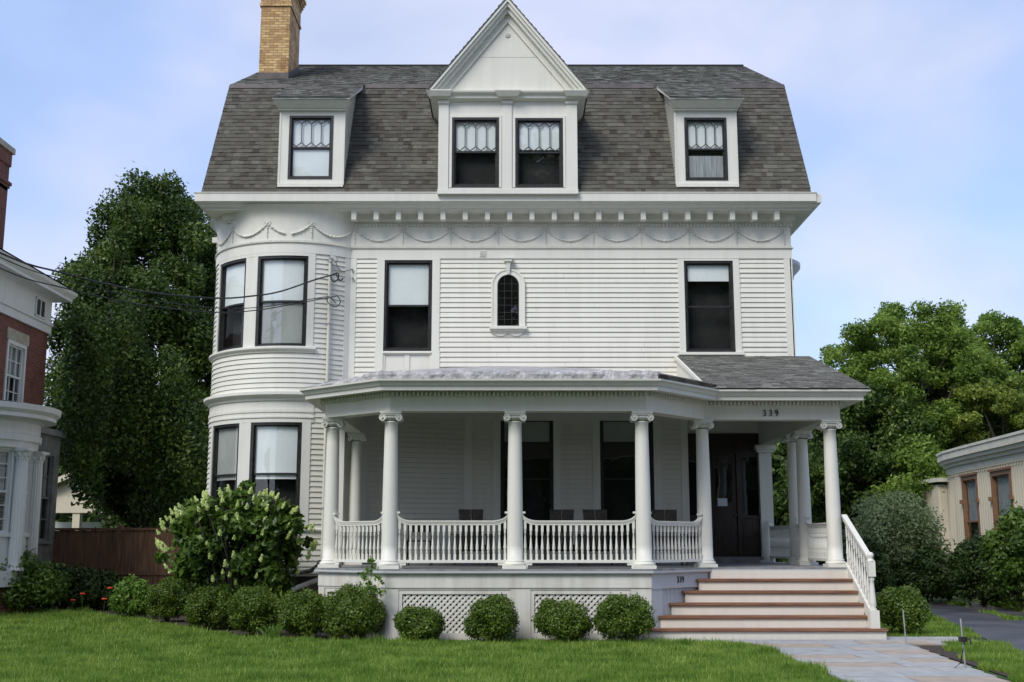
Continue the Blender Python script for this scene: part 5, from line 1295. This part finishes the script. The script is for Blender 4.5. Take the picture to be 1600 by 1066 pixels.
# grass blades
def grass(name, n, region, dens, h0=.05, seed=1, label='x'):
    rng = np.random.default_rng(seed); P = []
    x0_, x1_, y0_, y1_ = region; m_ = 0
    while m_ < n:
        x = rng.uniform(x0_, x1_, n); y = y0_+(y1_-y0_)*rng.random(n)**1.25
        ok = dens(x, y) & (np.abs(x) < .4444*y+1.0)
        P.append(np.stack([x[ok], y[ok]], 1)); m_ += int(ok.sum())
        if len(P) > 30: break
    P = np.concatenate(P)[:n]; n = len(P)
    cl = np.sin(P[:, 0]*2.3+np.sin(P[:, 1]*1.7)*2)*np.sin(P[:, 1]*2.9+P[:, 0])*.5+.5
    cl2 = np.sin(P[:, 0]*9.1+P[:, 1]*3)*np.sin(P[:, 1]*7.7-P[:, 0]*4)*.5+.5
    h = h0*(.40+.55*rng.random(n)+1.0*(cl2*cl > .62)*rng.random(n)+.8*cl*rng.random(n)+.6*cl2*rng.random(n)+.9*(rng.random(n)>.96)); w = .004+.006*rng.random(n); w *= P[:, 1]/14
    a = rng.uniform(0, 2*np.pi, n); lean = h*rng.uniform(.1, .8, n); b = rng.uniform(0, 2*np.pi, n)
    V = np.zeros((n, 3, 3)); V[:, :, :2] = P[:, None, :]
    V[:, 0, 0] -= w*np.cos(a); V[:, 0, 1] -= w*np.sin(a); V[:, 1, 0] += w*np.cos(a); V[:, 1, 1] += w*np.sin(a)
    V[:, 2, 0] += lean*np.cos(b); V[:, 2, 1] += lean*np.sin(b); V[:, 2, 2] = h; V[:, :2, 2] = -.01
    me = bpy.data.meshes.new(name); me.vertices.add(3*n); me.vertices.foreach_set('co', V.astype(np.float32).ravel()); me.loops.add(3*n)
    me.loops.foreach_set('vertex_index', np.arange(3*n, dtype=np.int32)); me.polygons.add(n); me.polygons.foreach_set('loop_start', np.arange(0, 3*n, 3, dtype=np.int32))
    me.update(calc_edges=True); me.materials.append(M['grassblade']); o = bpy.data.objects.new(name, me); COL.objects.link(o)
    return tag(o, label, 'grass', kind='stuff')
bx = np.array([-30, -13, -9.5, -8, -6.6, -5.6, -4.4, -3.2, -2, 1.9, 2.3, 3.4, 3.75, 3.82]); byy = np.array([29.5, 28.0, 26.5, 24.6, 22.6, 21.0, 19.6, 18.75, 18.6, 18.7, 18.45, 18.35, 17.7, 10])
def lawn_ok(x, y):
    w_ = .12*np.sin(x*3.1)+.07*np.sin(x*7.7+1)+.05*np.sin(y*6)
    return (y < np.interp(x, bx, byy)+w_) & (x < 3.70+.09*np.sin(y*2.7)+.05*np.sin(y*9))
grass('lawn_grass', 330000, (-14, 3.9, 12.3, 29), lawn_ok, .06, 1, 'bright green mown lawn in front of the white house')
dlx = np.array([p[0] for p in drv_l]); dly = np.array([p[1] for p in drv_l])
def strip_ok(x, y):
    dl_ = np.interp(y, dly, dlx); xl = xr_(y)+.22+.1*np.sin(y*5)+np.clip(y-15, 0, 4)*.09
    return (x > xl) & (x < dl_-.05+.06*np.sin(y*8)) & (y < 18.2)
grass('verge_grass', 45000, (5.5, 8.5, 12.3, 18.2), strip_ok, .055, 2, 'narrow grass strip between flagstone walk and driveway')
drx = np.array([p[0] for p in drv_r]); dry = np.array([p[1] for p in drv_r])
def far_ok(x, y):
    ctr = (np.interp(y, dly, dlx)+np.interp(y, dry, drx))/2+.3
    return ((x > np.interp(y, dry, drx)+.02) & (y > 18)) | ((np.abs(x-ctr) < .14+.1*np.sin(y*1.9)) & (np.sin(y*1.3) > -.2) & (y > 15)) | ((x > 6.1) & (x < np.interp(y, dly, dlx)) & (y > 19.6))
grass('far_grass', 60000, (6, 16, 15, 31), far_ok, .05, 3, 'rough grass along and in the middle of the driveway')

# ================================================================== shrubs
box = [(205, 30, 905, 968, 0), (262, 34, 899, 973, 1), (327, 37, 914, 986, 1), (397, 44, 914, 996, 1), (474, 44, 921, 999, 1), (556, 53, 914, 1002, 1), (655, 37, 946, 998, 1), (770, 45, 930, 999, 1), (879, 44, 935, 999, 1), (975, 47, 929, 1002, 1)]
lab = ['loose bright green shrub at the left end of the clipped bush row', 'clipped round box bush next to the bright green shrub', 'clipped round box bush under the left side of the hydrangea', 'clipped round box bush under the middle of the hydrangea',
       'clipped round box bush in front of the drain pipes by the bay', 'large clipped round box bush at the left corner of the porch skirt', 'smallest clipped box bush, before the left lattice panel', 'clipped box bush before the right end of the left lattice', 'clipped box bush before the left part of the right lattice', 'large clipped box bush beside the bottom of the stairs']
for i, (px, hw, py0, py1, k) in enumerate(box):
    beta = PITCH+math.atan((533-py1)/F); Yf = EYE/math.tan(-beta); r = hw*Yf/1800.; Yc_ = min(Yf+r*.75, 18.98-r*1.08) if px > 600 else Yf+r*.55
    r = (hw+2)*Yc_/1800.; x = AX(px, 960, Yc_); top = AZ(py0, Yc_); 
    if k: make_bush('box_bush', x, Yc_, r*.97, top/2*.97, M['leaf_box'], lab[i], 'bush', 20+i, n=int(21000*(r/.5)**2), leaf=.024, group='clipped round box bushes', bumps=40, bump_r=.30)
    else: make_bush('shrub', x, Yc_, r, top/2, M['leaf_lime'], lab[i], 'shrub', 20, n=5000, leaf=.045, bumps=26, bump_r=.4)
make_bush('shrub', 6.65, 20.2, .44, .40, M['leaf_box'], 'dark green rounded shrub to the right of the stair newel', 'shrub', 41, n=11000, leaf=.03, bumps=30, bump_r=.38)
# hydrangea
hx, hy = AX(368, 880, 21.7), 21.7
hy_t = thing('hydrangea', (hx, hy, 0), 'wide hydrangea shrub with creamy green flower panicles in front of the bay', 'shrub')
rnd = random.Random(8); C = []; RR = []
hc = Vector((0, 0, 1.56))
for i in range(130):
    d = Vector((rnd.gauss(0, 1), rnd.gauss(0, .8), rnd.gauss(0, 1))).normalized()*rnd.uniform(.4, 1.08)
    p = hc+Vector((d.x*1.36, d.y*.72, d.z*(.90 if d.z > 0 else 1.0))); q = rnd.uniform(.09, .23); C.append(tuple(p)); RR.append((q, q, q))
for i in range(12):
    a = rnd.uniform(-1, 1); C.append((a*1.35, rnd.uniform(-.5, .3), 1.9+rnd.uniform(-.25, .5)*(1-abs(a)*.6))); RR.append((.15, .15, .18))
leaf_mesh('foliage', M['leaf_hyd'], C+[(0, 0, 1.3), (.6, 0, 1.3), (-.6, 0, 1.3), (.5, 0, .7), (-.4, 0, .7), (0, -.1, .6)], RR+[(.6, .45, .6)]*6, 23000, .08, 3, .3, hy_t, .3, .6, 1.7, .25)
mb = MB()
for i in range(16):
    a = rnd.uniform(0, 6.28); e = rnd.uniform(.3, 1.05); limb(mb, (rnd.uniform(-.1, .1), rnd.uniform(-.1, .1), -.05), (e*math.cos(a)*1.1, e*math.sin(a)*.7, rnd.uniform(1.2, 2.3)), .022, .006, rnd)
mb.build('stem', M['bark'], hy_t).matrix_parent_inverse.identity()
for i in range(98):
    d = Vector((rnd.gauss(0, 1), -abs(rnd.gauss(0, .7)), rnd.gauss(.25, .8))).normalized()
    b_ = hc+Vector((d.x*1.45, d.y*.80, d.z*.96))*1.0; q = rnd.uniform(.45, .85); ax_ = Vector((d.x*.6, d.y*.6, .8)).normalized(); cs, rs = [], []
    for k in range(4): cs.append(tuple(b_+ax_*(.045*k*q))); rr_ = (.058-.012*k)*q; rs.append((rr_, rr_, rr_))
    leaf_mesh('flower', M['bloom'], cs, rs, 95, .030, 100+i, .3, hy_t, .0, .5, 1.1) if i < 99 else None
# vine beside the second column
vt = thing('climbing_vine', (AX(577, 940, 18.8), 18.8, 0), 'thin green climbing vine against the porch skirt beside the second column', 'vine')
C = []; RR = []; vx_ = vt.location.x; rnd = random.Random(2)
for px, py in ((570, 905), (562, 912), (578, 915), (590, 902), (575, 893), (583, 884), (580, 875), (600, 910), (585, 921), (572, 921), (566, 898), (595, 925)):
    C.append((AX(px, py, 18.75)-vx_, -.05, AZ(py, 18.75))); RR.append((.07, .05, .07))
leaf_mesh('foliage', M['leaf_lime'], C, RR, 260, .045, 5, .2, vt, .2, .4, 1.5)
mb = MB(); mb.tube([(0, 0, 0), (.02, -.02, .4), (-.04, -.04, .75), (.03, -.05, 1.0), (.05, -.04, 1.3)], .007, 5); mb.tube([(0, -.03, .6), (.12, -.05, .85), (.22, -.05, .95)], .004, 5); mb.build('stem', M['leaf_lime'], vt).matrix_parent_inverse.identity()
# tall weed tuft by the bushes
wt = thing('grass_tuft', (AX(425, 1000, 18.9), 18.9, 0), 'tall light green weed tuft between two clipped bushes left of the porch', 'weed')
mb = MB(); rnd = random.Random(3)
for i in range(90):
    a = rnd.uniform(0, 6.28); h = rnd.uniform(.12, .30); r_ = rnd.uniform(.05, .22); bx_, by_ = rnd.uniform(-.1, .1), rnd.uniform(-.06, .06); w = .006
    p1 = (bx_+r_*.4*math.cos(a), by_+r_*.4*math.sin(a), h*.7); p2 = (bx_+r_*math.cos(a), by_+r_*math.sin(a), h)
    mb.face([(bx_-w, by_, 0), (bx_+w, by_, 0), (p1[0]+w, p1[1], p1[2]), (p1[0]-w, p1[1], p1[2])]); mb.face([(p1[0]-w, p1[1], p1[2]), (p1[0]+w, p1[1], p1[2]), p2])
mb.build('blades', M['leaf_lime'], wt).matrix_parent_inverse.identity()
# poppies
for i, (px, py) in enumerate(((114, 938), (129, 928), (163, 936), (172, 919))):
    Y = 26.2; t = thing('poppy', (AX(px, py, Y), Y, 0), ['orange red poppy, leftmost of the four in the left bed', 'orange red poppy, second from left and near the leftmost one', 'orange red poppy low beside the bright green shrub', 'orange red poppy, highest of the four, before the fence'][i], 'flower', 'orange poppies in the left bed')
    z = max(.12, AZ(py, Y)); mb = MB()
    for k in range(5): mb.ball((.03*math.cos(k*1.26), .03*math.sin(k*1.26), z), .038, 6, 4, (1, 1, .6))
    mb.build('petals', M['poppy'], t).matrix_parent_inverse.identity()
    mb = MB(); mb.tube([(0, 0, 0), (.01, 0, z)], .006, 5); mb.build('stem', M['leaf_lime'], t).matrix_parent_inverse.identity()
# low dark shrubs at left
make_bush('shrub', AX(25, 900, 26), 26, 1.15, .62, M['leaf_hyd'], 'dark broad shrub at the left edge under the round bay', 'shrub', 51, n=9000, leaf=.06, bumps=30, bump_r=.3)
make_bush('shrub', AX(100, 905, 27.5), 27.5, .8, .50, M['leaf_dark'], 'low dark shrub at the left end of the cedar fence', 'shrub', 52, n=6500, leaf=.06, bumps=30, bump_r=.3)
make_bush('shrub', AX(150, 905, 27.8), 27.8, .75, .45, M['leaf_dark'], 'low dark shrub before the middle of the cedar fence', 'shrub', 53, n=6500, leaf=.06, bumps=30, bump_r=.3)
# right side shrubs
def px_bush(name, px, Y, hw, ytop, mat, label, seed, n, leaf, cat='shrub', **k):
    r = hw*Y/1828.; top = AZ(ytop, Y); return make_bush(name, AX(px, 850, Y), Y, r, top/2, mat, label, cat, seed, n=n, leaf=leaf, **k)
px_bush('shrub', 1400, 31.5, 72, 768, M['leaf_grey'], 'big grey green shrub behind the stairs newel, left of the cream annex', 61, 26000, .055, bumps=34, bump_r=.42, tw=.62, shell=.45)
px_bush('shrub', 1350, 29.5, 42, 840, M['leaf_dark'], 'small dark shrub behind the right end of the stairs', 62, 9000, .06, bumps=30)
px_bush('shrub', 1440, 30.5, 46, 855, M['leaf_dark'], 'dark shrub at the head of the driveway', 63, 14000, .06, bumps=40)
px_bush('shrub', 1530, 29.0, 52, 838, M['leaf_dark'], 'dark shrub growing up before the first brown window', 64, 18000, .06, bumps=50, bump_r=.3)
px_bush('shrub', 1592, 27.0, 56, 790, M['leaf_hyd'], 'broad leafy dark shrub at the right edge before the second brown window', 65, 18000, .075, bumps=50, bump_r=.3)
px_bush('shrub', 1478, 32.0, 36, 866, M['leaf_dark'], 'dark shrub against the cream annex wall', 66, 9000, .06, bumps=30)

# stakes
for i, (px, yt, yb_, lb_) in enumerate(((1411, 953, 1010, 'thin grey metal stake in the bed at the corner of the walk'), (1501, 967, 1047, 'thin metal stake with a black fixture beside the driveway strip'))):
    beta = PITCH+math.atan((533-yb_)/F); Y = EYE/math.tan(-beta); x, z = AX(px, yt, Y), AZ(yt, Y)
    t = thing('path_light' if i else 'garden_stake', (x, Y, 0), lb_, 'stake')
    mb = MB(); mb.tube([(.02, 0, -.05), (0, 0, z)], .011, 8); mb.build('post', M['pipe'], t).matrix_parent_inverse.identity()
    if i:
        mb = MB(); mb.box(-.03, .05, -.04, .04, z*.55, z*.55+.06); mb.tube([(.04, 0, z*.58), (.09, -.02, z*.6), (.1, -.02, z*.5)], .012, 6); mb.tube([(.03, 0, z*.55), (-.05, -.02, .08), (-.12, .0, .02)], .006, 5); mb.build('fixture', M['ink'], t).matrix_parent_inverse.identity()

# ================================================================== trees
X = AX(232, 600, 36)
make_tree('hornbeam_tree', X, 36, (X, 36, 7.9), (2.85, 2.7, 5.2), 300, .50, 260000, .078, M['leaf_hornbeam'], 'tall dense oval dark green tree between brick house and white house', 71, .3, inner=.55, shell=.45, fork=.05, squash=1.25, limbs=40, up=.2, power=1.15,
          extra=[(-11.2, 30.3, 6.6, .65), (-11.25, 30.2, 5.7, .7), (-11.2, 30.0, 4.8, .7), (-11.3, 30.4, 3.9, .6), (-11.2, 30.6, 3.1, .5), (-10.7, 31.2, 7.5, .7), (-10.6, 31.5, 6.4, .8), (-10.6, 31.4, 5.2, .8), (-10.5, 31.5, 4.2, .7), (-11.35, 30.2, 7.2, .55), (-9.8, 32, 6, .8), (-9.5, 32, 4.8, .8), (-8.8, 32, 3.8, .8), (-9.7, 32, 3.3, .6), (-12.4, 32.7, 5.9, .7), (-12.3, 32.9, 4.9, .75), (-11.9, 33, 6.6, .7), (-12.6, 32.6, 4.1, .45), (X-1.6, 34.3, 4.6, .7), (X-2.2, 34, 5.6, .8), (X+2.2, 34, 3.6, .8), (X-1, 34, 4.0, .8), (X+.6, 34, 4.4, .9), (X+1.8, 34, 5.2, .9), (X+1, 34, 2.9, .8), (X+2.6, 34.5, 2.8, .7)])
make_tree('evergreen_tree', AX(300, 700, 42), 42, (AX(300, 700, 42), 42, 4.2), (3.2, 1.8, 3.6), 80, .9, 26000, .14, M['leaf_dark'], 'dark low tree standing behind the base of the oval tree', 72, .3, inner=.3, limbs=14)
make_tree('evergreen_tree', AX(150, 600, 50), 52, (AX(150, 600, 52), 52, 5.6), (3.8, 1.5, 2.8), 70, .9, 14000, .16, M['leaf_dark'], 'distant dark tree beyond the garage at left', 73, .3, inner=.3, limbs=14)
# right hand trees
X = AX(1425, 600, 48)
make_tree('walnut_tree', X, 48, (X, 48, 7.4), (4.1, 3.0, 4.2), 330, .5, 130000, .095, M['leaf_right'], 'large spreading light green tree rising behind the porch corner and grey shrub', 81, .28, inner=.35, shell=.35, fork=.12, squash=.75, limbs=44)
X = AX(1555, 600, 50)
make_tree('walnut_tree', X, 50, (X, 50, 7.4), (3.9, 2.8, 4.2), 300, .5, 115000, .095, M['leaf_right'], 'light green tree rising directly above the cream building', 82, .28, inner=.35, shell=.35, fork=.12, squash=.75, limbs=40)
X = AX(1330, 700, 46)
make_tree('broadleaf_tree', X, 46, (X, 46, 4.8), (2.6, 2.0, 3.2), 70, .8, 45000, .105, M['leaf_hornbeam'], 'mid green tree seen just right of the corner porch column', 83, .22, inner=.3, limbs=20, squash=.7)
X = AX(1450, 740, 44)
make_tree('broadleaf_tree', X, 44, (X, 44, 3.6), (1.8, 1.4, 2.0), 40, .6, 24000, .09, M['leaf_right'], 'small fresh green tree peeping over the cream annex', 84, .15, inner=.3, limbs=10, squash=.7)
X = AX(1600, 640, 43)
make_tree('locust_tree', X, 45, (X, 45, 6.0), (1.9, 1.6, 1.9), 40, .55, 26000, .09, M['leaf_yellow'], 'yellowing tree at the right edge above the cream roof', 85, .15, inner=.3, limbs=12, squash=.6)
for i, (px, Y, cz, rx_, rz_, lb_) in enumerate(((1245, 52, 4.2, 3.0, 4.2, 'dark tree seen between the right porch columns'), (1180, 56, 4.4, 3.0, 3.8, 'dark tree seen behind the entrance pilaster'), (1380, 60, 5.4, 4.5, 4.6, 'dark far tree behind the first light green tree'), (1500, 62, 5.6, 5, 4.6, 'dark far tree beyond the cream annex'), (1620, 60, 5.6, 4, 4.6, 'dark far tree at the right edge beyond the cream building'))):
    X = AX(px, 700, Y); make_tree('evergreen_tree', X, Y, (X, Y, cz), (rx_, 2, rz_), 80, 1.0, 20000, .18, M['leaf_dark'] if i > 1 else M['leaf_hornbeam'], lb_, 90+i, .3, inner=.3, limbs=12)
# far hedge line closing the horizon
rng = np.random.default_rng(4); C = [(x, 78+rng.uniform(-2, 2), rng.uniform(.5, 4.5)) for x in np.linspace(-60, 60, 150)]; RR = [(2.2, 2, 1.8)]*150
tag(leaf_mesh('distant_woods', M['leaf_dark'], C, RR, 42000, .5, 9, .4), 'dark mass of distant woods behind the gardens', 'woods', kind='stuff')
rng = np.random.default_rng(6); C = [(x, -48+rng.uniform(-2, 2), rng.uniform(.5, 9.0 if abs(x) < 24 else 2.5)) for x in np.concatenate([np.linspace(-24, 24, 170), np.linspace(-70, -24, 45), np.linspace(24, 70, 45)])]; RR = [(2.4, 2, 2.0)]*260
tag(leaf_mesh('reflection_woods', M['leaf_dark'], C, RR, 34000, .9, 12, .4), 'unseen dark leaf mass behind the camera, added for the window reflections', 'woods', kind='stuff')  # added out of view: darkens the porch window reflections, kept low at the sides
# street trees across the road, behind the camera: the window glass mirrors them
src = make_tree('street_tree', -9, -12, (-9, -12, 12.5), (6.5, 4.5, 8.5), 90, 1.5, 24000, .42, M['leaf_hornbeam'], 'street tree across the road opposite the round bay', 120, .35, inner=.3, limbs=12, group='street trees across the road')
for i, (x, y, s_) in enumerate(((1, -15, 1.0), (10, -12, .95))):
    c = src.copy(); COL.objects.link(c); c.location = (x, y, 0); c.scale = (s_*1.25,)*3; c['label'] = ['street tree across the road opposite the porch', 'street tree across the road opposite the stairs'][i]; c.rotation_euler.z = i*1.3
    for ch_ in src.children: d = ch_.copy(); COL.objects.link(d); d.parent = c; d.matrix_parent_inverse = ch_.matrix_parent_inverse.copy()
